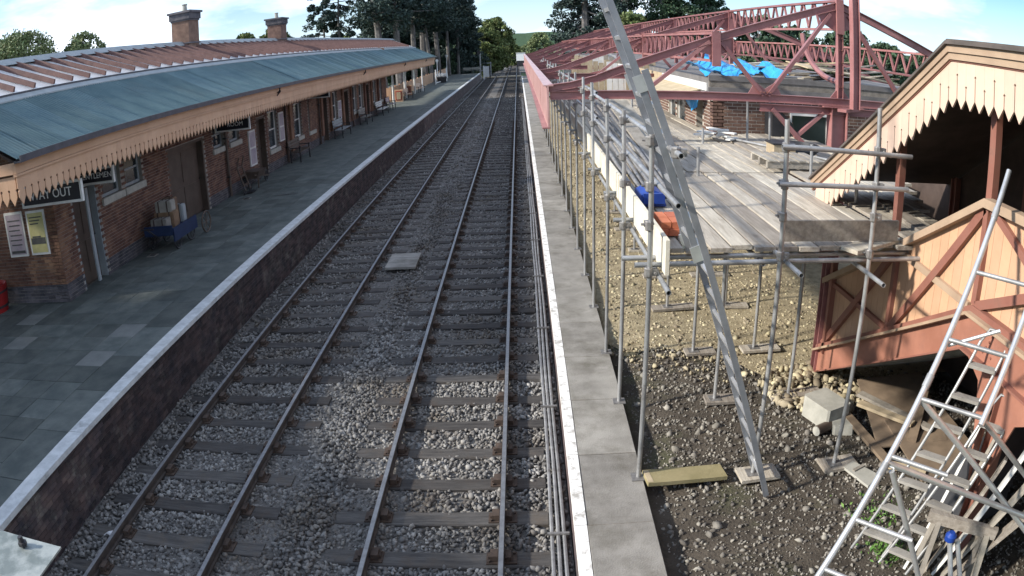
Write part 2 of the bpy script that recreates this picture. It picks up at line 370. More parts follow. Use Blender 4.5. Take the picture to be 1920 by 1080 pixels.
# distant wooded ridges
for k, (yy, hh, x0, x1, seed, mm) in enumerate(((1500, 62, -1500, 300, 3, 'ivy'), (2600, 88, -600, 2600, 9, 'ivy'))):
    h = MB(); n = 70; rs = random.Random(seed); ph1, ph2 = rs.uniform(0, 6), rs.uniform(0, 6)
    for i in range(n + 1):
        x = x0 + (x1 - x0) * i / n
        t = i / n; z = hh * (.55 + .25 * math.sin(t * 5 + ph1) + .1 * math.sin(t * 13 + ph2)) * min(1, 6 * t * (1 - t) + .35) + rs.uniform(0, 2.5)
        h.v += [(x, yy, -12), (x, yy + 40, z), (x, yy + 500, z * .8), (x, yy + 560, -12)]
    for i in range(n):
        for j in range(3): a = i * 4 + j; h.f.append((a, a + 4, a + 5, a + 1))
    struct('hills', h, mm)

b = MB(); nyb = 90
xsb = [-6.0, -5.4, -4.9, -3.0, -2.7, -2.4, -.6, .1, .45]
for j in range(nyb + 1):
    y = 1.0 + 139 * (j / nyb) ** 1.5
    for x in xsb:
        z = -.225 + (.03 if -3.2 < x < -2.3 else 0) + random.uniform(-.012, .012) + (.0 if x > -5.5 else .05)
        b.v.append((x, y, z))
for j in range(nyb):
    for i in range(len(xsb) - 1): a = j * len(xsb) + i; b.f.append((a, a + 1, a + 1 + len(xsb), a + len(xsb)))
struct('ballast_bed', b, 'ballast_bed')
b = MB().box(-6.4, 4.5, 140, 330, -.5, -.26); struct('ballast_bed', b, 'ballast_bed')

def sleeper_rows():
    y = 14.38 % .76
    while y < 128:
        yield y; y += .76
SLP = [y for y in sleeper_rows() if y > 3.2]
def on_sleeper(P):
    fr = ((P[:, 1] - SLP[0] + .38) % .76) - .38
    c1, c2 = X4 - G / 2, X2 - G / 2
    inx = (np.abs(P[:, 0] - c1) < 1.31) | (np.abs(P[:, 0] - c2) < 1.31)
    return inx & (np.abs(fr) < .118 + RNG.normal(0, .012, len(P))) & (RNG.random(len(P)) > .012)
def scatter(x0, x1, y0, y1, n, z, zr=.012):
    X = RNG.uniform(x0, x1, n); lift = np.interp(X, [-6, -5.4, -5.0, -3.15, -2.85, -2.55, -2.2, .5], [.045, .03, 0, 0, .034, .034, 0, 0])
    return np.stack([X, RNG.uniform(y0, y1, n), z + lift + RNG.uniform(-zr, zr, n)], -1)
P = scatter(-5.93, .42, 3.6, 12.5, 30000, -.205, .018); P = P[~on_sleeper(P)]
stones('ballast', P, RNG.uniform(.018, .040, len(P)), 'ballast', label='grey stone ballast between and around the near sleepers')
P = scatter(-5.93, .42, 12.5, 30, 24000, -.205, .018); P = P[~on_sleeper(P)]
stones('ballast', P, RNG.uniform(.022, .045, len(P)), 'ballast', fine=False, label='grey stone ballast farther along the two tracks')
P = scatter(-5.93, .42, 30, 75, 14000, -.205, .015); P = P[~on_sleeper(P)]
stones('ballast', P, RNG.uniform(.03, .055, len(P)), 'ballast', fine=False, label='distant grey ballast towards the far end of the platforms')

# ------------------------------------------------------------------ tracks
def rail_profile():
    return [(-.032, 0), (.032, 0), (.034, -.035), (.010, -.05), (.010, -.115), (.03, -.13), (.03, -.152), (-.03, -.152), (-.03, -.13), (-.010, -.115), (-.010, -.05), (-.034, -.035)]
def rail(track, xf, ys, topm='rail_top'):
    pr = rail_profile(); n = len(pr); r = MB(); top = MB()
    for y in ys:
        for px, pz in pr: r.v.append((xf(y) + px, y, pz - .0035))
    for j in range(len(ys) - 1):
        for i in range(n): r.f.append((j * n + i, j * n + (i + 1) % n, (j + 1) * n + (i + 1) % n, (j + 1) * n + i))
    r.f.append(tuple(range(n))); r.f.append(tuple(range((len(ys) - 1) * n, len(ys) * n))[::-1])
    ro = obj('rail', r, 'rail', track)
    for j in range(len(ys) - 1):
        a, c = ys[j], ys[j + 1]
        top.add([(xf(a) - .026, a, 0), (xf(a) + .026, a, 0), (xf(c) + .026, c, 0), (xf(c) - .026, c, 0)], [(0, 1, 2, 3)])
    obj('running_surface', top, topm, ro)
slm = {}
def sleeper_mesh(k):
    if k not in slm:
        rs = random.Random(k); b = MB(); e = .012
        ws = .125 + rs.uniform(-.008, .01)
        # chamfered timber
        sec = [(-ws, -.13), (ws, -.13), (ws, -e), (ws - e, 0), (-ws + e, 0), (-ws, -e)]
        pts = [[(x, sy + rs.uniform(-.006, .006), sz + rs.uniform(-.005, .005)) for sy, sz in sec] for x in (-1.3, -.6, 0, .6, 1.3)]
        for ring in pts: b.v += ring
        for i in range(4):
            for j in range(6): b.f.append((i * 6 + j, i * 6 + (j + 1) % 6, (i + 1) * 6 + (j + 1) % 6, (i + 1) * 6 + j))
        b.f.append(tuple(range(6))[::-1]); b.f.append(tuple(range(24, 30)))
        slm[k] = b.mesh('sleeper'); slm[k].materials.append(M['sleeper'])
    return slm[k]
cm = MB().box(-.17, .17, -.1, .1, 0, .02).box(-.125, -.04, -.07, .07, .02, .10).box(.04, .105, -.07, .07, .02, .085)
cm.box(-.15, -.125, -.03, .03, .02, .06); cm.tube((-.14, -.07, .02), (-.14, -.07, .045), .018, 6); cm.tube((.14, .07, .02), (.14, .07, .045), .018, 6)
cm = cm.mesh('rail_chair'); cm.materials.append(M['chair'])
km = MB().box(-.03, .03, -.045, .045, 0, .07).mesh('key'); km.materials.append(M['timber_old'])
def track(label, xr):
    cx = xr - G / 2
    t = thing('railway_track', label, 'railway track', (cx, 4, -.17))
    ys = [2.0] + [8 * i for i in range(1, 17)]
    tm_ = 'rail_top' if xr > -1 else 'rail_shaded'; rail(t, lambda y: xr, ys, tm_); rail(t, lambda y: xr - G, ys, tm_)
    for i, y in enumerate(SLP):
        s = link('sleeper', sleeper_mesh(random.randrange(6)), t, T(cx + random.uniform(-.03, .03), y + random.uniform(-.02, .02), -.172, random.uniform(-.008, .008)))
        if i < 60:
            for x, sg in ((xr, 0), (xr - G, math.pi)):
                c = link('rail_chair', cm, s, T(x, y, -.172, sg))
    return t
track('near running line with shiny rails beside the scaffolded right platform', X4)
track('parallel line with rails coloured for shade beside the white edged left platform', X2)
# beyond the platforms: the line to the left of the crossing joins the other
t = thing('railway_track', 'far single line where the two tracks join beyond the board crossing', 'railway track', (-1, 130, -.17))
ys = [128 + 8 * i for i in range(26)]
sm = lambda a: a * a * (3 - 2 * a)
for k in (0, G):
    rail(t, lambda y, k=k: X4 - k + .0 * y, ys)
    rail(t, lambda y, k=k: X2 - k + (X4 - X2) * sm(min(1, max(0, (y - 128) / 40))), ys[:7])
for y in np.arange(128.4, 200, .76): link('sleeper', sleeper_mesh(int(y * 10) % 6), t, T(X4 - G / 2, y, -.175))
# cover board between the tracks, boarded crossing
cv = thing('cover_slab', 'square grey cover slab lying between the two tracks', 'slab', (-3.02, 16.9, -.1))
for i in range(3): obj('plank', MB().box(-3.40, -2.64, 16.36 + i * .385, 16.735 + i * .385, -.10, -.04 + .004 * i), 'concrete', cv)
cx = thing('board_crossing', 'pale board crossing laid over both tracks at the platform end', 'crossing', (-2.5, 119, -.05))
for x0, x1 in ((-5.9, -5.32), (-5.1, -3.82), (-3.58, -1.95), (-1.75, -.46), (-.24, .5)):
    for k in range(5): obj('plank', MB().box(x0, x1, 117.4 + k * .62, 117.98 + k * .62, -.15, -.012), 'timber', cx)

# ------------------------------------------------------------------ left platform
pl = struct('platform', MB().box(-16, -6.02, -8, 112, -.4, PZ - .06), 'mortar_dark', label='long paved platform in front of the brick station building')
ramp = MB().prism([(-16, 112, -.4), (-16, 122, -.4), (-16, 112, PZ - .06)], (10, 0, 0)); struct('platform_ramp', ramp, 'concrete')
struct('platform_surface', MB().box(-16, -6.83, 24.62, 112, PZ - .06, PZ - .004), 'slab', pl)
slab_me = {}
def slab_mesh(w, l, mm):
    k = (round(w, 3), round(l, 3), mm)
    if k not in slab_me:
        e = .006; w2, l2 = w / 2 - .005, l / 2 - .005
        b = MB(); b.v = [(-w2, -l2, -.055), (w2, -l2, -.055), (w2, l2, -.055), (-w2, l2, -.055), (-w2, -l2, -e), (w2, -l2, -e), (w2, l2, -e), (-w2, l2, -e),
                         (-w2 + e, -l2 + e, 0), (w2 - e, -l2 + e, 0), (w2 - e, l2 - e, 0), (-w2 + e, l2 - e, 0)]
        b.f = [(0, 1, 5, 4), (1, 2, 6, 5), (2, 3, 7, 6), (3, 0, 4, 7), (4, 5, 9, 8), (5, 6, 10, 9), (6, 7, 11, 10), (7, 4, 8, 11), (8, 9, 10, 11)]
        me = b.mesh('paving_slab'); me.materials.append(M[mm]); slab_me[k] = me
    return slab_me[k]
struct('platform_bed', MB().box(-16, -6.02, 2, 24.62, PZ - .0595, PZ - .02), 'mortar_dark', pl)
cnt = 0; rest = MB()
for r in range(34):
    y = 4.53 + .605 * r; k = 0; off = (0, .3)[r % 2] if False else 0
    for c in range(14):
        x = -6.82 - .305 - .605 * c
        if x < -9.7 and y > 11.9: continue
        if x < -15: continue
        pale = (r, c) in ((7, 0), (9, 0), (8, 4), (10, 5)) 
        if cnt < 296 and (c < 6 or r < 13):
            cnt += 1
            o = link('paving_slab', slab_mesh(.605, .605, 'slab_pale' if pale else 'slab'), pl, T(x, y + .3, PZ + random.uniform(-.004, .003)))
        else: rest.box(x - .297, x + .297, y + .003, y + .597, PZ - .05, PZ - .002)
if rest.v: obj('paving', rest, 'slab', pl, kind='stuff')
for i in range(88):
    y = 2.3 + 1.25 * i
    s = link('coping_slab', slab_mesh(.67, 1.25, 'slab'), pl, T(-6.487, y, PZ))
wl = MB()
for i in range(44):
    y = 1.7 + 2.5 * i
    o = obj('white_edge', MB().box(-6.15, -5.90, y, y + 2.49, PZ - .075, PZ + .003 + random.uniform(-.001, .001)), 'white_line', pl)
brick_wall(pl, (-5.985, 2.5, -.30), (0, 1, 0), (1, 0, 0), 42, 1.14, 'brick_dirty', 'mortar_dark', single=300, thick=.05, proud=.01, part='platform_wall')
struct('platform_wall', MB().box(-6.03, -5.985, 44.5, 112, -.3, .84), 'brick_dirty', pl)

# ------------------------------------------------------------------ right platform
pr = struct('platform', MB().box(.46, 1.12, 2, 96, -.4, PZ - .075), 'brick_dirty', label='narrow unfinished platform edge of concrete slabs on the right')
for i in range(75):
    y = 5.24 + 1.245 * (i - 2)
    b = slab_mesh(.64, 1.245, 'concrete')
    link('coping_slab', b, pr, T(.83, y + .62, PZ + random.uniform(-.004, .004), random.uniform(-.003, .003)))
    obj('white_edge', MB().box(.395, .508, y + .006, y + 1.239, PZ - .10, PZ + .004), 'white_worn', pr)
wl = MB().box(.50, 1.13, 2, 96, PZ - .0745, PZ - .055); struct('platform_bed', wl, 'mortar_dark', pr)
for k, x in enumerate((.225, .29, .355)):
    o = thing('cable_conduit', ('outer', 'middle', 'inner')[k] + ' of three grey conduits laid along the foot of the right platform', 'conduit', (x, 10, -.13), 'conduits along the platform foot')
    m = MB(); pts = [(x + .008 * math.sin(y * .9 + k), y, -.14 + .006 * math.sin(y * 1.7 + k)) for y in np.arange(2.2, 70, .9)]
    obj('pipe', m.path(pts, .024, 7), 'galv', o, smooth=True)
    if k == 1:
        for y in np.arange(3.3, 40, 3.06): obj('bracket', MB().box(.17, .42, y, y + .035, -.12, -.095), 'coupler', o)
# sub-base ground behind the slabs
def surf(name, mm, x0, x1, y0, y1, zf, nx, ny):
    m = MB()
    for j in range(ny + 1):
        for i in range(nx + 1):
            x = x0 + (x1 - x0) * i / nx; y = y0 + (y1 - y0) * j / ny; m.v.append((x, y, zf(x, y)))
    for j in range(ny):
        for i in range(nx): a = j * (nx + 1) + i; m.f.append((a, a + 1, a + nx + 2, a + nx + 1))
    return struct(name, m, mm)
def edge_y(x): return 9.75 - .62 * (x - 1.15) + .18 * math.sin(3.1 * x) + .1 * math.sin(7.3 * x)
def zg(x, y): return .80 - .05 * math.exp(-((x - 1.25) / .25) ** 2) + .018 * math.sin(2.3 * x + y) + .014 * math.sin(3.7 * y - x)
surf('earth_ground', 'earth', 1.11, 16, 1.0, 12, zg, 60, 50)
m = MB(); nxg, nyg = 50, 60
for j in range(nyg + 1):
    for i in range(nxg + 1):
        x = 1.11 + 14.9 * i / nxg; y = edge_y(min(x, 4.5)) + (96 - edge_y(min(x, 4.5))) * (j / nyg) ** 1.8
        m.v.append((x, y, zg(x, y) + .012 + .02 * min(1, j / 3)))
for j in range(nyg):
    for i in range(nxg): a = j * (nxg + 1) + i; m.f.append((a, a + 1, a + nxg + 2, a + nxg + 1))
struct('subbase_ground', m, 'buff')
struct('bank', MB().box(.47, 16.0, .9, 96, -.4, .68), 'earth')
def gpts(x0, x1, y0, y1, n, test, dz):
    P = np.stack([RNG.uniform(x0, x1, n), RNG.uniform(y0, y1, n)], -1)
    keep = np.array([test(x, y) for x, y in P]); P = P[keep]
    z = np.array([zg(x, y) + dz for x, y in P]); return np.column_stack([P, z])
e = lambda x, y: y - edge_y(min(x, 4.5))
P = gpts(1.2, 5.2, 6.2, 16, 14000, lambda x, y: e(x, y) > random.choice((-.9, -.5, -.3, -.1, .1)) + random.uniform(-.2, .2), .024)
stones('gravel', P, RNG.choice([.010, .017, .027, .042], len(P), p=[.42, .34, .19, .05]) * RNG.uniform(.8, 1.2, len(P)), 'buff_stone', label='buff stone hardcore spread under the scaffold deck')
P = gpts(1.2, 5.2, 16, 34, 6000, lambda x, y: True, .03)
stones('gravel', P, RNG.uniform(.02, .045, len(P)), 'buff_stone', fine=False, label='buff stone hardcore farther back under the scaffold')
P = gpts(1.25, 6.0, 2.6, 9.7, 15000, lambda x, y: e(x, y) < .3, .006)
stones('gravel', P, RNG.choice([.008, .014, .023, .042], len(P), p=[.45, .34, .18, .03]) * RNG.uniform(.8, 1.2, len(P)), 'grey_stone', label='scattered grey stones trodden into the dark earth')
P = gpts(3.0, 4.6, 7.0, 8.6, 420, lambda x, y: (x - 3.9) ** 2 / .8 + (y - 7.8) ** 2 / .5 < 1, .05)
stones('gravel', P, RNG.uniform(.03, .075, len(P)), 'buff_stone', label='heap of pale rubble stones at the foot of the stair')
# ------------------------------------------------------------------ brick station building on the left
WX, Y0, Y1 = -9.7, 11.9, 52.0
sb = thing('station_building', 'long brick station building with teal corrugated canopy and toothed cream valance', 'building', (-11, 30, PZ))
# track-side wall with its openings: (y0, y1, z0, z1) measured from the wall's foot and near end
doors = [(12.62, 13.75), (17.55, 20.1), (24.9, 25.9), (34.2, 35.3), (38.8, 40.0), (44.6, 45.8)]
hi_win = [(13.98, 14.92), (15.12, 16.06), (20.85, 21.8), (22.25, 23.2)]
lo_win = [(26.25, 27.35), (29.65, 30.75), (31.8, 32.75), (36.2, 37.3), (41.0, 42.1), (42.8, 43.9), (47.0, 48.1), (49.2, 50.3)]
holes = [(a - Y0, b - Y0, 0, 2.3) for a, b in doors] + [(a - Y0, b - Y0, 1.78, 2.62) for a, b in hi_win] + [(a - Y0, b - Y0, .88, 2.4) for a, b in lo_win]
brick_wall(sb, (WX, Y0, PZ), (0, 1, 0), (1, 0, 0), 20.1, 3.45, 'brick', 'mortar_mid', holes=[h for h in holes if h[0] < 20], single=120, plinth=(5, 'brick_dark'), thick=.3)
brick_wall(sb, (WX, Y0 + 20.1, PZ), (0, 1, 0), (1, 0, 0), 20, 3.45, 'brick', 'mortar_mid', holes=[(h[0] - 20.1, h[1] - 20.1, h[2], h[3]) for h in holes if h[0] > 20], single=0, plinth=(5, 'brick_dark'), thick=.3)
brick_wall(sb, (-14.3, Y0, PZ), (1, 0, 0), (0, -1, 0), 4.6, 3.45, 'brick', 'mortar_mid', single=290, plinth=(5, 'brick_dark'), thick=.3)
obj('wall', MB().box(-14.3, -14.0, Y0 + .3, Y1, PZ, 4.4), 'mortar_dark', sb)
obj('wall', MB().box(-14.0, WX - .3, Y1 - .3, Y1, PZ, 4.4), 'brick', sb)
obj('floor', MB().box(-14, WX - .3, Y0 + .3, Y1 - .3, PZ - .01, PZ + .01), 'dark_wood', sb)
obj('ceiling', MB().box(-14, WX - .3, Y0 + .3, Y1 - .3, 4.30, 4.38), 'dark_wood', sb)
obj('plinth_cap', MB().box(WX, WX + .035, Y0 - .035, 12.6, PZ + .375, PZ + .40).box(-14.3, WX, Y0 - .035, Y0, PZ + .375, PZ + .40), 'brick_dark', sb)
def window(y0, y1, z0, z1, mm='offwhite'):
    wdw = obj('window', MB().box(WX - .16, WX - .10, y0, y0 + .07, z0, z1).box(WX - .16, WX - .10, y1 - .07, y1, z0, z1).box(WX - .16, WX - .10, y0 + .07, y1 - .07, z1 - .07, z1)
              .box(WX - .16, WX - .10, y0 + .07, y1 - .07, z0, z0 + .07).box(WX - .155, WX - .105, y0 + .07, y1 - .07, (z0 + z1) / 2 - .025, (z0 + z1) / 2 + .025), mm, sb)
    obj('pane', MB().box(WX - .14, WX - .13, y0 + .07, y1 - .07, z0 + .07, (z0 + z1) / 2 - .025).box(WX - .14, WX - .13, y0 + .07, y1 - .07, (z0 + z1) / 2 + .025, z1 - .07), 'glass', wdw)
    obj('sill', MB().box(WX - .1, WX + .07, y0 - .07, y1 + .07, z0 - .17, z0 - .002), 'stone', wdw)
    obj('lintel', MB().box(WX - .1, WX + .02, y0 - .1, y1 + .1, z1 + .002, z1 + .2), 'brick_dark', wdw)
for a, b in hi_win: window(a, b, PZ + 1.78, PZ + 2.62, 'bluegrey')
for a, b in lo_win: window(a, b, PZ + .88, PZ + 2.4)
for k, (a, b) in enumerate(doors):
    d = obj('door', MB().box(WX - .28, WX - .22, a + .06, b - .06, PZ + .02, PZ + 2.2), 'door', sb)
    fr = MB().box(WX - .3, WX - .02, a, a + .06, PZ, PZ + 2.3).box(WX - .3, WX - .02, b - .06, b, PZ, PZ + 2.3).box(WX - .3, WX - .02, a + .06, b - .06, PZ + 2.22, PZ + 2.3)
    obj('frame', fr, 'bluegrey' if k == 0 else 'door', d)
    pn = MB()
    for zz in ((.25, 1.0), (1.15, 2.05)):
        for s in (0, 1):
            c0 = a + .14 + s * (b - a - .2) / 2; pn.box(WX - .22, WX - .205, c0, c0 + (b - a - .36) / 2, PZ + zz[0], PZ + zz[1])
    obj('panel', pn, 'door', d)
    obj('handle', MB().tube((WX - .2, b - .14, PZ + 1.05), (WX - .15, b - .14, PZ + 1.05), .02, 8), 'iron', d)
# the leaf of the first door stands open
obj('open_door', MB().prism([(WX + .02, 13.16, PZ + .03), (WX + .06, 13.16, PZ + .03), (WX + .06, 13.16, PZ + 2.2), (WX + .02, 13.16, PZ + 2.2)], (0, .11, 0)), 'bluegrey', sb)
# downpipes
for y in (21.75, 28.2, 33.4, 40.6):
    p = obj('downpipe', MB().tube((WX + .09, y, PZ + .05), (WX + .09, y, 4.2), .05, 8), 'dark_wood' if y > 22 else 'door', sb, smooth=True)
    for z in (1.6, 2.9): obj('bracket', MB().box(WX, WX + .15, y - .07, y + .07, z, z + .04), 'iron', p)
# pilasters between bays of the far part
for y in (28.85, 33.85, 35.7, 38.3, 40.4, 44.2, 46.3, 48.6): obj('pilaster', MB().box(WX + .012, WX + .1, y, y + .34, PZ + .4, 4.3), 'brick', sb)

# main roof: pale pans with tall red-brown ribs
JX, JZ, RX, RZ, BX, BZ = -10.05, 5.60, -12.05, 6.36, -14.7, 5.25
NR = 77; RP = .7665; RY = 8.45
rf = obj('roof', MB().prism([(JX + .06, 8.2, JZ - .06), (RX, 8.2, RZ), (BX, 8.2, BZ), (BX, 8.2, BZ - .12), (RX, 8.2, RZ - .14), (JX + .06, 8.2, JZ - .18)], (0, 61.2, 0)), 'pan', sb)
sl_ = Vector((RX - JX, 0, RZ - JZ)).normalized(); nn = Vector((-sl_.z, 0, sl_.x));  nn = nn if nn.z > 0 else -nn
rb = MB().prism([Vector((JX, -.035, JZ)) - nn * .01, Vector((JX, .035, JZ)) - nn * .01, Vector((JX, .025, JZ)) + nn * .105, Vector((JX, -.025, JZ)) + nn * .105], Vector((RX - JX, 0, RZ - JZ))).mesh('rib')
rb.materials.append(M['rib'])
for i in range(NR): link('rib', rb, rf, T(0, 11.37 - 4 * RP + i * RP, 0))
obj('ridge_cap', MB().prism([(RX + .2, 8.15, RZ + .0), (RX, 8.15, RZ + .17), (RX - .2, 8.15, RZ)], (0, 61.3, 0)), 'flash', rf)
obj('eaves_board', MB().box(JX + .03, JX + .09, 8.2, 69.4, JZ - .24, JZ - .03), 'gutter', rf)
obj('gable_wall', MB().prism([(-14.3, Y1 - .05, 4.4), (WX, Y1 - .05, 4.4), (WX, Y1 - .05, 5.5), (RX, Y1 - .05, 6.2), (-14.3, Y1 - .05, 5.3)], (0, .04, 0)), 'brick', sb)
obj('gable_wall', MB().prism([(-14.3, Y0 + .02, 4.37), (WX - .01, Y0 + .02, 4.37), (WX - .01, Y0 + .02, 5.35), (RX, Y0 + .02, 6.2), (-14.3, Y0 + .02, 5.25)], (0, .2, 0)), 'brick', sb)
obj('upper_wall', MB().box(-10.25, -10.1, 8.6, 69, 4.6, 5.45), 'dark_wood', sb)

# corrugated canopy: sheets across the slope
cx0, cz0, cx1, cz1 = -7.86, 4.405, -10.02, 5.49
cn = Vector((cz1 - cz0, 0, cx0 - cx1)).normalized()
can = obj('canopy', MB().box(-8.05, -7.98, 8.95, 69.3, 4.30, 4.36), 'dark_wood', sb)
y = 8.8; k = 0
laps = [8.8, 9.5, 10.4, 11.37, 12.22, 13.37, 14.93]
while laps[-1] < 69: laps.append(laps[-1] + random.uniform(1.25, 1.6))
for i in range(len(laps) - 1):
    a, b = laps[i], min(laps[i + 1] + .08, 69.5); m = MB(); n = max(4, int((b - a) / (.0167 if a < 30 else .034)))
    lift = .004 + .012 * (i % 2)
    for j in range(n + 1):
        yy = a + (b - a) * j / n; d = .02 * math.sin(2 * math.pi * yy / .1) + lift
        for t in (0, 1):
            x = cx0 + (cx1 - cx0) * t; z = cz0 + (cz1 - cz0) * t; m.v.append((x + cn.x * d, yy, z + cn.z * d + random.uniform(-.001, .001)))
    for j in range(n): m.f.append((2 * j, 2 * j + 1, 2 * j + 3, 2 * j + 2))
    obj('roof_sheet', m, 'sheet', can, smooth=False)
obj('soffit', MB().prism([(-8.0, 8.95, 4.33), (-9.98, 8.95, 5.38), (-9.98, 8.95, 5.33), (-8.0, 8.95, 4.28)], (0, 60.4, 0)), 'dark_wood', can)
obj('flashing', MB().prism([(-9.80, 8.8, 5.40), (-9.995, 8.8, 5.515), (-9.995, 8.8, 5.545), (-9.80, 8.8, 5.43)], (0, 60.7, 0)), 'flash', can)
obj('valley_gutter', MB().box(-10.06, -9.99, 8.8, 69.4, 5.36, 5.50), 'gutter', can)
gt = obj('gutter', MB().prism([(-7.77, 8.8, 4.345), (-7.95, 8.8, 4.345), (-7.95, 8.8, 4.39), (-7.90, 8.8, 4.39), (-7.90, 8.8, 4.375), (-7.80, 8.8, 4.375), (-7.80, 8.8, 4.46), (-7.77, 8.8, 4.46)], (0, 60.7, 0)), 'gutter', can)
for y in (22.7, 36.6, 50.2, 62.0): obj('rainwater_pipe', MB().path([(-7.86, y, 4.37), (-7.87, y, 4.22), (-8.0, y + .05, 4.1), (-8.25, y + .1, 4.02)], .045, 8), 'gutter', gt, smooth=True)
# valance: fascia, moulding and single pointed boards
VX = -8.0
va = obj('fascia_board', MB().box(VX - .03, VX + .03, 8.85, 69.4, 4.17, 4.355), 'peach', sb)
obj('moulding', MB().box(VX - .03, VX + .055, 8.83, 69.4, 4.125, 4.165).box(VX - .03, VX + .06, 8.83, 69.4, 4.33, 4.36), 'peach', va)
def tooth(wd, top, low, tip, slot, hole, th=.022):
    """board with a pointed foot and half keyholes cut in both edges; local y across, z up, x thick"""
    h = wd / 2 - .001; g = .011; r = .026
    P = [(-h, top), (-h, hole + r), (-h + r, hole + r * .4), (-h + r, hole - r * .4), (-h + g, hole - r), (-h + g, low), (0, tip), (h - g, low), (h - g, hole - r), (h - r, hole - r * .4), (h - r, hole + r * .4), (h, hole + r), (h, top)]
    return MB().prism([(-th / 2, y, z) for y, z in P], (th, 0, 0))
TP = .2
tm = tooth(TP, 4.13, 3.78, 3.645, 0, 3.90).mesh('valance_board'); tm.materials.append(M['peach'])
for i in range(300): link('valance_board', tm, va, T(VX, 8.97 + i * TP, 0))
# short return at the near end
obj('fascia_board', MB().box(-9.9, VX - .035, 8.85, 8.91, 4.17, 4.355), 'peach', sb)
for i in range(9): link('valance_board', tm, va, T(VX - .15 - i * TP, 8.9, 0, R(90)))
# brackets carrying the canopy
for y in np.arange(12.5, 52, 4.4):
    obj('canopy_bracket', MB().beam((WX, y, 3.55), (-8.15, y, 4.22), .07, .09).beam((WX + .05, y, 3.3), (WX + .05, y, 4.9), .07, .1).beam((WX, y, 4.24), (-8.05, y, 4.24), .07, .09), 'redbrown', sb)
for y in (56.0, 62.0, 68.0):
    obj('canopy_post', MB().tube((-9.9, y, PZ), (-9.9, y, 4.3), .08, 10).beam((-9.9, y, 4.24), (-8.05, y, 4.24), .07, .09), 'offwhite', sb, smooth=True)

# chimneys
def chimney(x, y, w, d, z0, z1, pot):
    ch = obj('chimney', MB().box(x - w / 2, x + w / 2, y - d / 2, y + d / 2, z0, z1 - .42), 'brick_new', rf)
    obj('oversailing', MB().box(x - w / 2 - .03, x + w / 2 + .03, y - d / 2 - .03, y + d / 2 + .03, z1 - .42, z1 - .36).box(x - w / 2 - .07, x + w / 2 + .07, y - d / 2 - .07, y + d / 2 + .07, z1 - .358, z1 - .12)
        .box(x - w / 2 - .13, x + w / 2 + .13, y - d / 2 - .13, y + d / 2 + .13, z1 - .118, z1 - .04), 'brick_dark', ch)
    obj('string_course', MB().box(x - w / 2 - .04, x + w / 2 + .04, y - d / 2 - .04, y + d / 2 + .04, z0 + .42, z0 + .47), 'brick_dark', ch)
    obj('chimney_pot', MB().lathe((x, y, z1 - .04), [(.11, 0), (.10, .1), (.09, .24), (.11, .26), (.11, .3), (.06, .3)], 10), pot, ch)
chimney(-12.1, 24.2, .74, .9, 6.0, 7.72, 'stone')
chimney(-12.1, 35.0, .74, .9, 6.0, 7.62, 'stone')

# ------------------------------------------------------------------ signs under the canopy
def hang_sign(y, x0, x1, z0, z1, text, size, label, tx=None):
    s = thing('sign', label, 'sign', ((x0 + x1) / 2, y, z0))
    obj('sign_board', MB().box(x0, x1, y - .02, y + .02, z0, z1), 'black_sign', s)
    obj('frame', MB().box(x0 - .05, x1 + .05, y - .035, y + .035, z0 - .05, z0).box(x0 - .05, x1 + .05, y - .035, y + .035, z1, z1 + .05)
        .box(x0 - .05, x0, y - .035, y + .035, z0, z1).box(x1, x1 + .05, y - .035, y + .035, z0, z1), 'offwhite', s)
    if text: text_mesh(text, size, Matrix.Translation(((x0 + x1) / 2 if tx is None else tx, y - .024, (z0 + z1) / 2)) @ Matrix.Rotation(R(90), 4, 'X'), 'white', s)
    for hx, hz_ in ((x0 + .2, 4.45), (x1 - .15, 4.32)): obj('hanger', MB().tube((hx, y, z1 + .04), (hx, y, hz_), .012, 6), 'iron', s)
hang_sign(11.0, -9.78, -8.16, 3.27, 3.60, 'WAY OUT', .25, 'black WAY OUT sign in white frame hung nearest, by the poster wall')
hang_sign(13.0, -9.66, -8.66, 3.25, 3.52, 'GENTLEMEN', .175, 'black GENTLEMEN sign in white frame hung beyond the nearest sign')
hang_sign(21.2, -9.66, -8.50, 3.24, 3.56, 'ROOM', .19, 'black sign lettered ROOM in white frame hung halfway along the wall', -8.98)
hang_sign(31.5, -9.66, -8.55, 3.40, 3.70, '', .2, 'farthest small black sign with white frame under the canopy')

# ------------------------------------------------------------------ posters on the near end wall and boards on the front
def poster(x0, x1, z0, z1, mm, label, dark):
    p = thing('poster_frame', label, 'poster', ((x0 + x1) / 2, Y0 - .03, z0)); y = Y0 - .012
    obj('backing', MB().box(x0, x1, y - .03, y, z0, z1), 'offwhite', p)
    obj('poster', MB().box(x0 + .05, x1 - .05, y - .036, y - .031, z0 + .05, z1 - .05), mm, p)
    ink = MB(); w = x1 - x0
    if dark:
        ink.box(x0 + .07, x1 - .07, y - .041, y - .037, z0 + .24, z0 + .38).box(x0 + .12, x1 - .2, y - .041, y - .037, z0 + .385, z0 + .42)
        for k in range(3): ink.box(x0 + .1, x1 - .1 - .06 * k, y - .041, y - .037, z1 - .16 - .07 * k, z1 - .135 - .07 * k)
    else:
        for k in range(6): ink.box(x0 + .1 + .03 * (k % 2), x1 - .1 - .02 * (k % 3), y - .041, y - .037, z1 - .2 - .11 * k, z1 - .175 - .11 * k)
        ink.box(x0 + .08, x1 - .08, y - .041, y - .037, z0 + .08, z0 + .14)
    obj('print', ink, 'ink', p, kind='stuff')
poster(-11.32, -10.70, 2.01, 3.02, 'poster_b', 'mauve poster with lines of print in thin frame on the end wall', False)
poster(-10.58, -9.99, 2.02, 3.00, 'poster_a', 'yellow poster with dark picture band in white frame beside the mauve one', True)
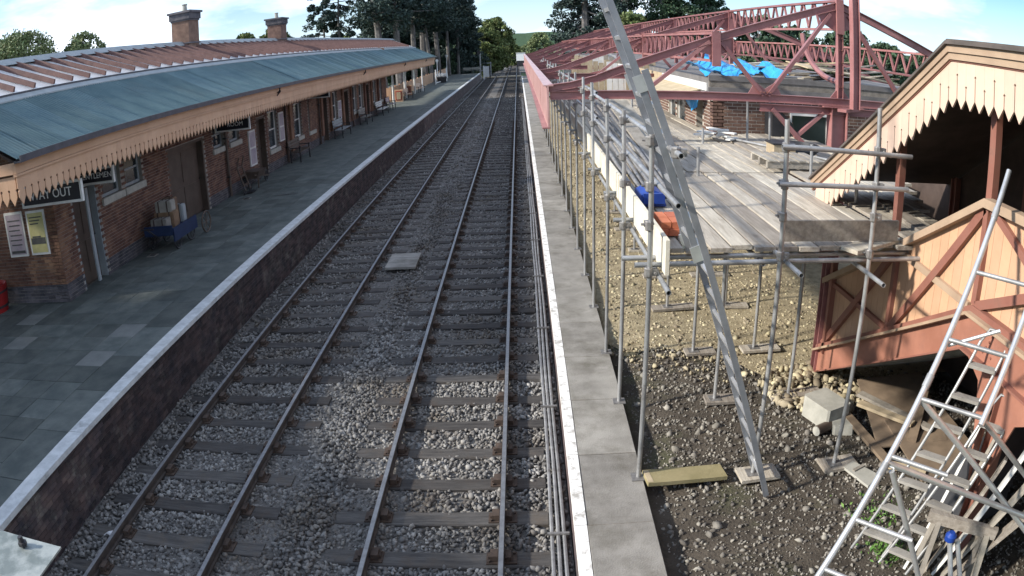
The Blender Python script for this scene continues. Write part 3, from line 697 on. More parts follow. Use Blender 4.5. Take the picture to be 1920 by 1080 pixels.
def board(y0, y1, z0, z1, label):
    p = thing('notice_board', label, 'notice board', (WX, (y0 + y1) / 2, z0), 'boards fixed to the front wall')
    obj('frame', MB().box(WX + .012, WX + .06, y0, y1, z0, z1), 'offwhite', p)
    obj('notice', MB().box(WX + .061, WX + .066, y0 + .06, y1 - .06, z0 + .06, z0 + (z1 - z0) * .48).box(WX + .061, WX + .066, y0 + .06, y1 - .06, z0 + (z1 - z0) * .53, z1 - .06), 'poster_b', p)
board(23.95, 24.6, 1.55, 2.85, 'grey notice board beyond the sign lettered ROOM')
board(27.45, 28.05, 1.95, 3.15, 'tall pale notice board between low sills along the front wall')
board(37.35, 38.05, 1.75, 2.75, 'small pale notice board farther along the front wall')

# ------------------------------------------------------------------ luggage and barrows
t = thing('platform_trolley', 'blue platform trolley with spoked wheels loaded with old suitcases', 'trolley', (-9.0, 16, PZ))
obj('deck', MB().box(-9.45, -8.55, 15.35, 16.75, PZ + .42, PZ + .5), 'cart_blue', t)
obj('side_board', MB().box(-8.58, -8.54, 15.35, 16.75, PZ + .26, PZ + .6), 'cart_blue', t)
obj('end_board', MB().box(-9.45, -8.58, 15.33, 15.37, PZ + .45, PZ + .68), 'cart_blue', t)
def wheel(par, c, r, ax='x', mm='iron'):
    c = Vector(c); m = MB(); n = 18
    pts = [c + (Vector((0, math.cos(a), math.sin(a))) if ax == 'x' else Vector((math.cos(a), 0, math.sin(a)))) * r for a in [2 * math.pi * i / n for i in range(n + 1)]]
    m.path(pts, .022, 6)
    w_ = obj('wheel', m, mm, par, smooth=True)
    sp = MB()
    for i in range(8):
        a = 2 * math.pi * i / 8; sp.tube(c, c + (Vector((0, math.cos(a), math.sin(a))) if ax == 'x' else Vector((math.cos(a), 0, math.sin(a)))) * r, .011, 5)
    obj('spokes', sp, mm, w_)
for x in (-8.62, -9.4):
    wheel(t, (x, 15.65, PZ + .22), .2); wheel(t, (x, 16.45, PZ + .24), .22)
wheel(t, (-8.45, 17.15, PZ + .3), .28, mm='door')
obj('drawbar', MB().tube((-9, 15.35, PZ + .35), (-9, 14.75, PZ + .75), .02, 6).tube((-9.2, 14.75, PZ + .75), (-8.8, 14.75, PZ + .75), .02, 6), 'iron', t)
cases = [(-9.3, -8.8, 15.45, 15.75, .5, .82, 'canvas', 'grey canvas case on the trolley end nearest the windows'), (-9.35, -8.75, 15.8, 16.15, .5, .92, 'crate', 'brown leather case standing midway on the trolley'),
         (-9.3, -8.8, 15.82, 16.12, .92, 1.2, 'canvas', 'small pale case lying on top of the brown case'), (-9.35, -8.9, 16.2, 16.45, .5, 1.2, 'crate', 'tall upright brown trunk on the trolley'),
         (-9.35, -8.8, 16.47, 16.7, .5, .95, 'bluegrey', 'greenish box at the far end of the trolley')]
def suitcase(x0, x1, y0, y1, z0, z1, mm, label):
    s = thing('suitcase', label, 'suitcase', ((x0 + x1) / 2, (y0 + y1) / 2, PZ + z0), 'old luggage on the platform trolley')
    e = .025
    obj('shell', MB().box(x0 + e, x1 - e, y0, y1, PZ + z0, PZ + z1).box(x0, x1, y0 + e, y1 - e, PZ + z0 + e, PZ + z1 - e), mm, s)
    for sx_ in (x0 + .1, x1 - .14): obj('strap', MB().box(sx_, sx_ + .04, y0 - .006, y1 + .006, PZ + z0 + .002, PZ + z1 + .006), 'dark_wood', s)
    obj('handle', MB().path([((x0 + x1) / 2 - .06, (y0 + y1) / 2, PZ + z1), ((x0 + x1) / 2 - .04, (y0 + y1) / 2, PZ + z1 + .035), ((x0 + x1) / 2 + .04, (y0 + y1) / 2, PZ + z1 + .035), ((x0 + x1) / 2 + .06, (y0 + y1) / 2, PZ + z1)], .01, 6), 'dark_wood', s)
for c in cases: suitcase(*c)
t = thing('sack_barrow', 'old two wheeled sack barrow leaning at the brick wall', 'barrow', (-9.4, 22.3, PZ))
for y in (22.1, 22.55): obj('shaft', MB().path([(-9.2, y, PZ + .12), (-9.45, y, PZ + .9), (-9.35, y, PZ + 1.25)], .025, 6), 'door', t, smooth=True)
for z in (.3, .6, .9): obj('rail', MB().beam((-9.2 - z * .28, 22.1, PZ + z), (-9.2 - z * .28, 22.55, PZ + z), .03, .05), 'door', t)
for y in (22.05, 22.6): wheel(t, (-9.22, y, PZ + .13), .12)
obj('toe_plate', MB().box(-9.2, -8.95, 22.08, 22.57, PZ + .03, PZ + .05), 'iron', t)
t = thing('wheelbarrow', 'dark wooden wheelbarrow parked against the wall by the sack barrow', 'barrow', (-9.3, 23.5, PZ))
obj('tray', MB().prism([(-9.5, 23.0, PZ + .35), (-9.1, 23.0, PZ + .35), (-9.0, 23.0, PZ + .6), (-9.6, 23.0, PZ + .6)], (0, .8, 0)), 'door', t)
for x in (-9.5, -9.1): obj('shaft', MB().beam((x, 22.8, PZ + .5), (x + .1 if x < -9.3 else x - .1, 24.5, PZ + .2), .04, .05), 'door', t); obj('leg', MB().beam((x, 23.1, PZ), (x, 23.15, PZ + .4), .04, .04), 'door', t)
wheel(t, (-9.3, 24.5, PZ + .2), .19)
# red tub at the near left
t = thing('planter_tub', 'dark red painted tub standing against the near end wall', 'tub', (-11.75, 11.4, PZ))
obj('tub', MB().lathe((-11.75, 11.4, PZ), [(.28, 0), (.34, .3), (.38, .62), (.36, .62), (.33, .55)], 18), 'red', t, smooth=True)
for z in (.12, .45): obj('hoop', MB().lathe((-11.75, 11.4, PZ + z), [(.32 + z * .1, 0), (.32 + z * .1, .05)], 18), 'iron', t, smooth=True)
# small white puddle trays / hatch on the paving
for y, x, lab in ((15.0, -9.3, 'by the trolley'), (21.2, -9.0, 'by the sack barrow')):
    s = thing('drain_cover', 'small pale drain cover set in the paving ' + lab, 'drain cover', (x, y, PZ), 'drain covers along the wall')
    obj('cover', MB().box(x, x + .25, y, y + .25, PZ, PZ + .012), 'concrete', s)
    obj('grate', MB().box(x + .04, x + .21, y + .05, y + .08, PZ + .012, PZ + .018).box(x + .04, x + .21, y + .11, y + .14, PZ + .012, PZ + .018).box(x + .04, x + .21, y + .17, y + .20, PZ + .012, PZ + .018), 'iron', s)
s = tag(obj('puddle', MB().prism([(-7.9, 21.4, PZ + .003), (-7.2, 21.5, PZ + .003), (-7.15, 21.62, PZ + .003), (-7.8, 21.6, PZ + .003)], (0, 0, .004)), 'ink'), 'thin dark wet streak on the paving beside the platform wall', 'puddle')

# ------------------------------------------------------------------ platform benches
def bench(x, y, rz, label, mm='offwhite', L_=1.6):
    t = thing('platform_bench', label, 'bench', (x, y, PZ)); W = T(x, y, PZ, rz)
    for k in range(4): obj('seat_slat', MB().box(.08 + k * .11, .17 + k * .11, -L_ / 2, L_ / 2, .43, .46), mm, t, W)
    for k in range(3): obj('back_slat', MB().prism([(.02 - .02 * k, -L_ / 2, .56 + .13 * k), (.045 - .02 * k, -L_ / 2, .56 + .13 * k), (.025 - .02 * k, -L_ / 2, .66 + .13 * k), (.0 - .02 * k, -L_ / 2, .66 + .13 * k)], (0, L_, 0)), mm, t, W)
    for s in (-1, 1):
        yy = s * (L_ / 2 - .12)
        obj('leg', MB().beam((.05, yy, 0), (.05, yy, .45), .05, .06).beam((.05, yy, .43), (-.06, yy, .98), .05, .05).beam((.48, yy, 0), (.46, yy, .62), .05, .05).beam((.03, yy, .62), (.5, yy, .62), .05, .04), 'iron', t, W)
bench(-9.55, 28.9, 0, 'dark platform bench by the tall pale notice board', 'door')
bench(-9.5, 36.4, 0, 'grey slatted bench under the canopy past the last low sills', 'bluegrey', 2.0)
bench(-9.5, 42.4, 0, 'weathered slatted bench in canopy shade near the far doors', 'canvas', 1.8)
bench(-9.45, 47.6, 0, 'white and dark slatted bench near the end of the brick wall', 'offwhite', 2.2)
bench(-9.5, 51.2, 0, 'purple grey bench at the very end of the brick wall', 'poster_b', 1.4)
bench(-9.9, 61.5, R(-12), 'cream bench in sun against the far fence, nearest of the pair', 'cream', 1.9)
bench(-9.9, 69.5, R(-12), 'cream bench in sun farther along the fence', 'cream', 1.9)
bench(-8.0, 114.0, R(-95), 'small pale bench at the far ramp end of the platform', 'stone', 1.5)
bench(-6.6, 114.6, R(-85), 'pale bench beside the white gate at the ramp', 'stone', 1.4)

# ------------------------------------------------------------------ fence, lamps, boards at the far end
f = thing('platform_fence', 'peach painted close boarded fence along the far platform', 'fence', (-10.7, 80, PZ))
y = 59.2
while y < 111:
    yb = min(y + 2.4, 111.5)
    p = obj('fence_panel', MB().box(-10.72, -10.68, y + .06, yb - .06, PZ + .06, PZ + 1.17), 'peach', f)
    bd = MB(); q = y + .08
    while q < yb - .2: bd.box(-10.682, -10.66, q, q + .135, PZ + .06, PZ + 1.2); q += .15
    obj('boarding', bd, 'peach', p, kind='stuff')
    obj('post', MB().box(-10.76, -10.64, y - .06, y + .06, PZ, PZ + 1.28), 'peach', f); y += 2.4
p = obj('fence_panel', MB().box(-11.5, -10.78, 59.14, 59.2, PZ + .05, PZ + 1.2), 'peach', f)
t = thing('notice_cabinet', 'peach cabinet with red framed panel standing before the fence', 'cabinet', (-9.95, 58.9, PZ))
obj('cabinet', MB().box(-10.3, -9.6, 58.85, 59.1, PZ, PZ + 1.0), 'peach', t); obj('frame', MB().box(-10.2, -9.7, 58.82, 58.848, PZ + .12, PZ + .9), 'red', t); obj('panel', MB().box(-10.13, -9.77, 58.80, 58.819, PZ + .19, PZ + .83), 'timber', t)
t = thing('notice_cabinet', 'smaller peach cabinet between the two cream benches', 'cabinet', (-10.2, 66.5, PZ))
obj('cabinet', MB().box(-10.55, -9.95, 66.4, 66.6, PZ, PZ + .95), 'peach', t); obj('frame', MB().box(-10.48, -10.02, 66.37, 66.398, PZ + .1, PZ + .86), 'redbrown', t)
def lamp(x, y, h, label, mm='white', globe=.19):
    t = thing('platform_lamp', label, 'lamp', (x, y, PZ), 'lamp posts on the far platform')
    obj('post', MB().lathe((x, y, PZ), [(.09, 0), (.09, .5), (.05, .6), (.04, h - .45), (.07, h - .42), (.05, h - .36)], 10), mm, t, smooth=True)
    obj('lantern', MB().lathe((x, y, PZ + h - .36), [(.09, 0), (globe, .22), (globe * .95, .3), (.05, .42)], 8), 'white', t)
    obj('cap', MB().lathe((x, y, PZ + h + .06), [(globe * .8, 0), (.03, .1), (.02, .16)], 8), 'iron', t)
lamp(-9.9, 62.6, 2.65, 'white lamp post with lantern in front of fence, first of the row')
lamp(-9.75, 72.5, 2.7, 'white lamp post with lantern beside the second cream bench')
lamp(-9.9, 88.0, 2.9, 'white lamp post with lantern past the white framed board')
lamp(-9.9, 100.0, 3.3, 'tall white lamp post with lantern near the end of the fence')
t = thing('running_in_board', 'white framed board on two posts near the far end of the fence', 'sign', (-9.3, 87, PZ))
obj('post', MB().box(-9.75, -9.63, 84, 84.12, PZ, PZ + 1.75), 'white', t); obj('post', MB().box(-9.1, -8.98, 90.4, 90.52, PZ, PZ + 1.75), 'white', t)
obj('rail', MB().beam((-9.69, 84.06, PZ + .16), (-9.04, 90.46, PZ + .16), .06, .12), 'white', t)
t = thing('flower_tub', 'dark tub of pale flowers below the white framed board', 'planter', (-9.3, 87.2, PZ))
obj('tub', MB().lathe((-9.3, 87.2, PZ + .0), [(.5, 0), (.62, .7), (.55, .72)], 14), 'iron', t); P_ = np.column_stack([RNG.normal(-9.3, .3, 120), RNG.normal(87.2, .3, 120), PZ + .95 + RNG.normal(0, .13, 120)])
obj('flowers', stones('flowers', P_, RNG.uniform(.05, .1, 120), 'white', t, fine=False).data, None, t) if False else stones('flowers', P_, RNG.uniform(.05, .1, 120), 'white', t, fine=False)
# signal-like lamp post and gate at the ramp
t = thing('signal_post', 'grey post with two dark round discs at the platform ramp', 'post', (-5.9, 112.5, .2))
obj('post', MB().tube((-5.9, 112.5, 0), (-5.9, 112.5, 4.1), .12, 8), 'galv', t, smooth=True); obj('disc', MB().tube((-6.05, 112.35, 4.25), (-6.05, 112.55, 4.25), .3, 12), 'iron', t); obj('disc', MB().tube((-6.75, 112.4, 4.15), (-6.75, 112.55, 4.15), .22, 12), 'leaf_pale', t)
obj('arm', MB().beam((-6.8, 112.5, 3.95), (-5.8, 112.5, 3.95), .06, .08), 'iron', t)
t = thing('white_gate', 'white boarded gate beside the ramp at the crossing', 'gate', (-5.2, 114, .4))
obj('post', MB().box(-5.55, -5.35, 113.8, 114, -.2, 2.0), 'white', t)
for k in range(5): obj('board', MB().box(-5.33 + k * .15, -5.2 + k * .15, 113.86, 113.92, .2, 1.9), 'white', t)
obj('post', MB().box(-4.58, -4.4, 113.8, 114, -.2, 2.0), 'iron', t)
t = thing('rail_fence', 'low grey rail fence crossing behind the ramp', 'fence', (-7, 118, 0))
for z in (.9, 1.6, 2.2): obj('rail', MB().beam((-10.5, 124, z), (-4.6, 124, z), .06, .16), 'galv', t)
for x in (-10.4, -8.5, -6.6, -4.7): obj('post', MB().box(x - .08, x + .08, 123.95, 124.1, -.3, 2.4), 'galv', t)
# metal cabinet corner just under the camera at the lower left
t = thing('equipment_plate', 'worn galvanised metal plate with black bolt in the lower corner', 'metal plate', (-1.6, 1.1, 3.9))
obj('plate', MB().prism([(-1.95, 1.215, 3.985), (-1.31, 1.19, 3.985), (-1.31, .75, 3.985), (-1.95, .75, 3.985)], (0, 0, .006)), 'plate', t)
obj('bracket', MB().box(-1.9, -1.8, .78, .9, 3.5, 3.984), 'alu_dull', t)
obj('bolt', MB().lathe((-1.445, 1.155, 3.997), [(.016, 0), (.016, .012), (.009, .013), (.009, .03)], 6), 'iron', t)
# ------------------------------------------------------------------ new brick building behind the scaffold
BX0, BY0 = 4.11, 14.8
nb = thing('unfinished_building', 'unfinished brick station building with flat grey roof under the red steel frame', 'building', (8, 30, .8))
BW = 7.6
brick_wall(nb, (BX0, BY0, .85), (1, 0, 0), (0, -1, 0), BW, 3.24, 'brick_new', 'mortar', holes=[(1.82, 2.8, 1.95, 2.9), (BW - 1.6, BW - .6, 1.4, 2.7)], single=296, thick=.25, proud=.005, bh=.058)
brick_wall(nb, (BX0, BY0 + .0, .85), (0, 1, 0), (-1, 0, 0), 12.0, 3.1, 'brick_new', 'mortar', holes=[(.9, 1.5, 2.35, 3.05), (2.6, 3.6, 1.6, 3.0), (3.75, 4.6, 1.6, 3.0), (6.2, 7.2, 1.6, 3.0), (8.2, 9.2, 1.6, 3.0)], single=150, thick=.25, proud=.005, bh=.058)
obj('wall', MB().box(BX0, BX0 + .25, BY0 + 12.0, 56, .85, 3.95), 'brick_new', nb)
obj('wall', MB().box(BX0 + .25, BX0 + BW, 55.75, 56, .85, 4.0), 'brick_new', nb)
obj('wall', MB().box(BX0 + BW - .25, BX0 + BW, BY0 + .25, 55.75, .85, 4.0), 'brick_new', nb)
obj('roof', MB().box(BX0 - .12, BX0 + BW + .15, BY0 - .13, 56.2, 4.08, 4.16).box(BX0 + .3, BX0 + BW - .2, BY0 + .3, 55.9, 4.16, 4.40), 'roof_felt', nb)
for k, (za, zb, d) in enumerate(((4.10, 4.26, .17), (4.263, 4.40, .14), (4.403, 4.52, .16))):
    obj('parapet_board', MB().box(BX0 - d + .02, BX0 + BW + .1, BY0 - d, BY0 - d + .04, za, zb), 'roof_felt' if k != 1 else 'timber_old', nb)
for y in np.arange(BY0 + .6, 40, 2.4):
    obj('parapet_board', MB().box(BX0 - .15, BX0 - .11, y - .6, y + 1.78, 4.17, 4.34), 'offwhite' if int(y) % 2 else 'timber', nb)
wd = obj('window', MB().box(5.93, 6.91, BY0 - .03, BY0 + .05, 3.70, 3.75).box(5.93, 5.97, BY0 - .03, BY0 + .05, 2.8, 3.70).box(6.87, 6.91, BY0 - .03, BY0 + .05, 2.8, 3.70), 'white', nb)
obj('pane', MB().box(5.97, 6.87, BY0 + .03, BY0 + .04, 2.8, 3.70), 'glass', wd)
# row of white glazing bars along the track-side eaves
for y in np.arange(15.6, 37, .42):
    obj('mullion', MB().box(BX0 - .1, BX0 - .04, y, y + .13, 3.93, 4.16), 'white', nb)
obj('eaves_panel', MB().box(BX0 - .035, BX0 - .02, 15.5, 37.2, 3.93, 4.16), 'glass', nb)
obj('eaves_shelf', MB().prism([(BX0 - .02, 15.4, 4.20), (BX0 - .75, 15.4, 4.02), (BX0 - .75, 15.4, 3.99), (BX0 - .02, 15.4, 4.17)], (0, 5.4, 0)), 'timber', nb)
for y0, y1 in ((17.4, 18.4), (18.55, 19.4), (21.0, 22.0), (23.0, 24.0)):
    wd = obj('window', MB().box(BX0 + .05, BX0 + .1, y0, y0 + .06, 2.45, 3.85).box(BX0 + .05, BX0 + .1, y1 - .06, y1, 2.45, 3.85).box(BX0 + .05, BX0 + .1, y0 + .06, y1 - .06, 3.79, 3.85), 'offwhite', nb)
    obj('pane', MB().box(BX0 + .07, BX0 + .08, y0 + .06, y1 - .06, 2.45, 3.79), 'glass', wd)

# timber studwork and boards stood along the deck edge farther back
for k, (x, y, h, mm) in enumerate([(3.6, 24, 1.3, 'timber'), (3.2, 26, 1.2, 'offwhite'), (2.6, 27, 1.25, 'timber'), (3.4, 28.5, 1.4, 'timber_old'), (2.9, 30, 1.3, 'offwhite'), (2.3, 31, 1.2, 'timber'), (3.5, 33, 1.4, 'offwhite'), (2.7, 34.5, 1.3, 'timber')]):
    t = thing('board_screen', ['pale upright board screen', 'white sheet screen', 'sawn timber hoarding', 'weathered hoarding'][k % 4] + ' standing on the far deck, number %s from the brick corner' % ['one', 'two', 'three', 'four', 'five', 'six', 'seven', 'eight'][k], 'hoarding', (x, y, 3.3), 'hoardings on the far deck')
    for j in range(5): obj('board', MB().box(x + j * .21, x + j * .21 + .19, y, y + .03, 3.28, 3.28 + h - .06 * (j % 3)), mm, t)
    obj('batten', MB().box(x, x + 1.05, y + .031, y + .07, 3.7, 3.78), 'timber_old', t)

# ------------------------------------------------------------------ scaffold
sc = thing('scaffold', 'galvanised tube scaffold with boarded deck along the right platform', 'scaffold', (2.3, 10, .9))
DZ = 3.25
def clamp(c):
    c = Vector(c); obj('coupler', CL, None, sc, Matrix.Translation(c) @ Matrix.Rotation(random.choice((0, R(90))) + random.uniform(-.2, .2), 4, 'Z'))
CL = MB().lathe((0, 0, -.045), [(.034, 0), (.04, .01), (.04, .08), (.034, .09)], 8).box(.03, .085, -.025, .025, -.03, .03).tube((.05, -.06, 0), (.05, .06, 0), .012, 6).mesh('coupler'); CL.materials.append(M['coupler'])
def tube(name, p, q, ends=True, r=.0242, par=None, mm='galv'):
    o = obj(name, MB().tube(p, q, r, 10, cap=False).ring(p, q, r, r - .005).ring(q, p, r, r - .005), mm, par or sc, smooth=True); return o
def base(x, y, z):
    obj('base_plate', MB().box(x - .075, x + .075, y - .075, y + .075, z, z + .008).tube((x, y, z), (x, y, z + .1), .02, 8), 'coupler', sc)
def sole(x, y, z, l=.5, rz=0.0, w=.225):
    obj('sole_board', MB().box(-l / 2, l / 2, -w / 2, w / 2, 0, .038), 'board', sc, T(x, y, z, rz))
YS = [6.0, 7.65, 9.1, 10.87, 12.5, 14.2, 15.9, 17.6, 19.4, 21.2, 23, 25, 27, 29, 31.5, 34, 37]
for i, y in enumerate(YS):
    top = 4.46 + random.uniform(-.05, .12) if i else 4.36
    base(1.1, y, PZ); tube('standard', (1.1, y, PZ + .008), (1.1 + random.uniform(0, .02), y, top))
    for z in (3.12, 3.9, 4.3): clamp((1.1, y, z))
    if i < 9:
        tube('transom', (1.02 + random.uniform(-.04, .06), y + .06, 3.17), (4.2, y + .06, 3.17))
        for x in (2.33, 3.34):
            if i == 0: continue
            zz = .84; xx = x + random.uniform(-.05, .05)
            sole(xx + .1, y, zz, random.choice((.45, .6, .75)), random.uniform(-.15, .15)); base(xx, y, zz + .038)
            tube('standard', (xx, y, zz + .046), (xx, y, 3.22)); clamp((xx, y, 3.1))
# front row: two taller standards carrying the end guard rails
for x, top in ((2.35, 4.52), (3.34, 4.68)):
    sole(x + .06, 5.97, .83, .45, .05, .26); base(x, 5.97, .868); tube('standard', (x, 5.97, .876), (x + .01, 5.95, top))
    for z in (3.26, 3.63, 3.93, 4.27): clamp((x + .005, 5.955, z))
tube('ledger', (1.2, 5.55, 3.08), (1.2, 37.5, 3.08)); tube('ledger', (2.28, 6.2, 3.1), (2.28, 20, 3.1)); tube('ledger', (3.29, 5.5, 3.1), (3.29, 20, 3.1)); tube('ledger', (2.42, 5.55, 3.2), (2.42, 7.2, 3.2))
tube('transom', (.9, 6.32, 3.155), (4.3, 6.32, 3.155)); tube('transom', (1.5, 6.55, 3.165), (4.1, 6.55, 3.165))
for z, y0 in ((4.30, 5.17), (3.90, 5.24)):
    tube('guard_rail', (1.19, y0, z), (1.17, 11.4, z + .03)); tube('guard_rail', (1.20, 11.1, z + .06), (1.18, 18, z + .03)); tube('guard_rail', (1.19, 17.7, z + .01), (1.19, 24, z + .03)); tube('guard_rail', (1.17, 23.7, z + .05), (1.18, 37, z))
tube('guard_rail', (2.30, 5.91, 4.28), (3.72, 5.89, 4.24)); tube('guard_rail', (2.28, 5.91, 3.94), (3.70, 5.89, 3.92))
clamp((1.19, 5.35, 4.3)); clamp((1.1, 6.0, 3.55)); clamp((1.1, 7.65, 3.6))
for a in (2.28, 3.26, 3.72): pass
# toe boards
for y0, y1 in ((5.86, 8.9), (8.93, 12.6), (12.63, 16.4), (16.45, 20.2), (20.3, 27), (27.1, 37)):
    obj('toe_board', MB().box(1.225, 1.262, y0, y1, 3.135 + random.uniform(-.01, .01), 3.45), 'toe', sc)
obj('toe_board', MB().box(2.50, 3.86, 6.27, 6.305, 3.30, 3.51), 'board', sc)
# deck boards
BM = {}
def plank(x, y0, y1, z, rz=0.0, w=.214, mm='board', par=None, name='deck_board'):
    l = round(y1 - y0, 2); k = (l, w, mm)
    if k not in BM:
        e = .006; b = MB().prism([(-w / 2 + e, 0, 0), (w / 2 - e, 0, 0), (w / 2, 0, -e), (w / 2, 0, -.038), (-w / 2, 0, -.038), (-w / 2, 0, -e)], (0, l, 0))
        b.box(-w / 2 - .002, w / 2 + .002, -.003, .02, -.04, .003).box(-w / 2 - .002, w / 2 + .002, l - .02, l + .003, -.04, .003)
        BM[k] = b.mesh('deck_board'); BM[k].materials.append(M[mm])
    return link(name, BM[k], par or sc, T(x, y0, z, rz))
for c in range(12):
    x = 1.385 + .234 * c; y = 6.22 + random.uniform(-.05, .12)
    while y < 37:
        plank(x, y, y + 3.9, DZ + random.uniform(-.006, .006) + (.03 if random.random() < .12 else 0), random.uniform(-.006, .006)); y += 3.93 + random.uniform(-.03, .06)
for c in range(9):
    x = 4.19 + .234 * c; y = 6.3 + .3 * (c > 1) + .55 * max(0, c - 2)
    while y < 13.5:
        l = 3.9 if y < 10.2 else 4.2 if False else 3.9
        plank(x, y, min(y + l, 14.6), DZ + .04 + random.uniform(-.006, .006), random.uniform(-.006, .006)); y += 3.95
plank(3.15, 6.05, 6.95, 3.29, R(-62), par=sc); plank(4.4, 6.2, 8.1, 3.325, R(-8), par=sc)
# posts that stand up through the deck
for x, y, h in ((2.53, 9.9, .42), (3.46, 13.2, .3), (4.44, 13.4, 1.0), (4.85, 13.2, 1.0), (4.35, 9.9, .5), (2.35, 12.8, .75), (2.4, 15.2, .8), (3.3, 17.5, .9), (3.4, 20.5, .9), (4.2, 8.0, .45)):
    tube('standard', (x, y, DZ - .6), (x, y, DZ + h))
tube('guard_rail', (4.05, 13.6, 3.32), (5.4, 10.6, 3.33))

# ------------------------------------------------------------------ things lying on the deck
t = thing('tube_bundle', 'bundle of dark grey scaffold tubes propped against the guard rail on the deck', 'tubes', (1.6, 10, 3.3))
for k in range(7): tube('tube', (1.38 + .085 * k, 8.35 + .12 * (k % 3), 3.29 + .02 * (k % 2)), (1.22 + .05 * k, 12.6 + .2 * k, 3.75 + .07 * (k % 3) + .05 * k), r=.027, par=t, mm='coupler')
t = thing('plank_pair', 'two dark boards propped beside the tube bundle on the deck', 'boards', (1.9, 11, 3.3))
for k in range(2): obj('plank', MB().beam((2.0 + .22 * k, 9.5 + .3 * k, 3.28), (1.55 + .16 * k, 12.0, 4.15), .2, .035), 'timber_old', t)
t = thing('bucket_bag', 'bright blue plastic tool bag on the deck inside the toe board', 'bag', (1.47, 8.2, 3.26))
obj('bag', MB().prism([(1.33, 7.95, 3.26), (1.66, 7.95, 3.26), (1.62, 7.98, 3.40), (1.5, 8.0, 3.45), (1.36, 8.0, 3.38)], (0, .42, 0)), 'plastic_blue', t)
obj('flap', MB().box(1.38, 1.63, 7.9, 7.955, 3.3, 3.42), 'plastic_blue', t)
obj('strap', MB().path([(1.64, 7.98, 3.36), (1.72, 7.95, 3.37), (1.74, 8.1, 3.36), (1.68, 8.2, 3.3)], .018, 6), 'black_plastic', t)
t = thing('brick_stack', 'small stack of orange red bricks on the deck by the corner standard', 'bricks', (1.5, 6.9, 3.26))
bm = MB().box(-.1075, .1075, -.051, .051, 0, .065).mesh('brick'); bm.materials.append(M['brick_red_new'])
for k in range(10):
    l = k // 6; link('brick', bm, t, T(1.37 + .112 * (k % 2) + (.03 if l == 1 else 0), 6.78 + .225 * ((k // 2) % 3) + .02 * l, 3.262 + .068 * l, R(90 + random.uniform(-4, 4))))
t = thing('hose_coil', 'coil of black hose lying on the far side of the deck', 'hose', (4.7, 11.6, 3.3))
pts = []
for i in range(120):
    a = i * .42; rr = .42 + .04 * math.sin(i * .37); pts.append((4.85 + rr * math.cos(a), 11.8 + rr * math.sin(a), 3.33 + .0012 * i))
obj('hose', MB().path(pts, .022, 6), 'black_plastic', t, smooth=True)
t = thing('pallet', 'weathered wooden pallet lying on the deck below the hose coil', 'pallet', (4.2, 10.3, 3.3))
for k in range(6): obj('slat', MB().box(3.72 + .17 * k, 3.84 + .17 * k, 10.1, 11.0, 3.43, 3.452), 'timber_old', t)
for k in range(3): obj('bearer', MB().box(3.7, 4.7, 10.12 + .38 * k, 10.2 + .38 * k, 3.33, 3.43), 'timber_old', t)
t = thing('toolbox', 'dark crate with a pink side on the deck beside the hose', 'crate', (4.35, 11.0, 3.3))
obj('crate', MB().box(4.15, 4.55, 11.05, 11.45, 3.30, 3.56), 'timber', t); obj('lid', MB().box(4.13, 4.57, 11.03, 11.47, 3.56, 3.585), 'black_plastic', t)
t = thing('plastic_bin', 'dark blue grey plastic bin standing by the brick wall', 'bin', (5.6, 14.4, 3.3))
obj('body', MB().prism([(5.28, 14.2, 3.29), (5.84, 14.2, 3.29), (5.78, 14.2, 3.55), (5.40, 14.2, 3.92), (5.28, 14.2, 3.92)], (0, .5, 0)), 'black_plastic', t)
t = thing('offcut_heap', 'heap of white offcuts and dust sheets on the deck near the brick corner', 'offcuts', (3.9, 13.6, 3.3))
for k in range(10): obj('offcut', MB().box(-.2, .2, -.05, .05, 0, .03), 'offwhite', t, T(3.6 + random.uniform(-.3, .5), 13.4 + random.uniform(-.4, .5), 3.30 + .02 * k, random.uniform(0, 3)))
def tarp(name, label, x0, x1, y0, y1, zf, loc):
    m = MB(); n, k = 14, 8
    for i in range(n + 1):
        for j in range(k + 1):
            x = x0 + (x1 - x0) * i / n; y = y0 + (y1 - y0) * j / k
            m.v.append((x + random.uniform(-.03, .03), y + random.uniform(-.03, .03), zf(i / n, j / k) + random.uniform(-.03, .03)))
    for i in range(n):
        for j in range(k): a = i * (k + 1) + j; m.f.append((a, a + 1, a + k + 2, a + k + 1))
    o = obj(name, m, 'tarp'); s = o.modifiers.new('thick', 'SOLIDIFY'); s.thickness = .008
    return tag(o, label, 'tarpaulin')
tarp('tarpaulin', 'bright blue tarpaulin crumpled over the roof corner nearest the tracks', 4.0, 5.1, 15.0, 17.0, lambda a, b: 4.45 + .28 * b + .1 * math.sin(9 * a + 3 * b) + .12 * (1 - abs(2 * a - 1)), None)
tarp('tarpaulin', 'smaller blue tarpaulin on the roof left of the timber heap', 5.3, 6.2, 15.6, 17.2, lambda a, b: 4.5 + .25 * b + .1 * math.sin(8 * a), None)
m = MB(); n = 8
for i in range(n + 1):
    a = i / n; y = 15.2 + 1.6 * a; d = .38 * (1 - abs(2 * a - 1) ** 1.4)
    m.v += [(BX0 - .17 + random.uniform(-.02, .02), y, 4.02), (BX0 - .2 + random.uniform(-.04, .04), y, 4.02 - d * .5), (BX0 - .19 + random.uniform(-.04, .04), y, 3.98 - d)]
for i in range(n):
    for j in range(2): a = i * 3 + j; m.f.append((a, a + 3, a + 4, a + 1))
o = obj('tarpaulin', m, 'tarp'); s = o.modifiers.new('thick', 'SOLIDIFY'); s.thickness = .006
tag(o, 'blue tarpaulin hanging in a point over the track-side brick wall', 'tarpaulin')
t = thing('timber_heap', 'heap of loose timbers and sheets on the flat roof of the new building', 'timber', (7, 17, 4.45))
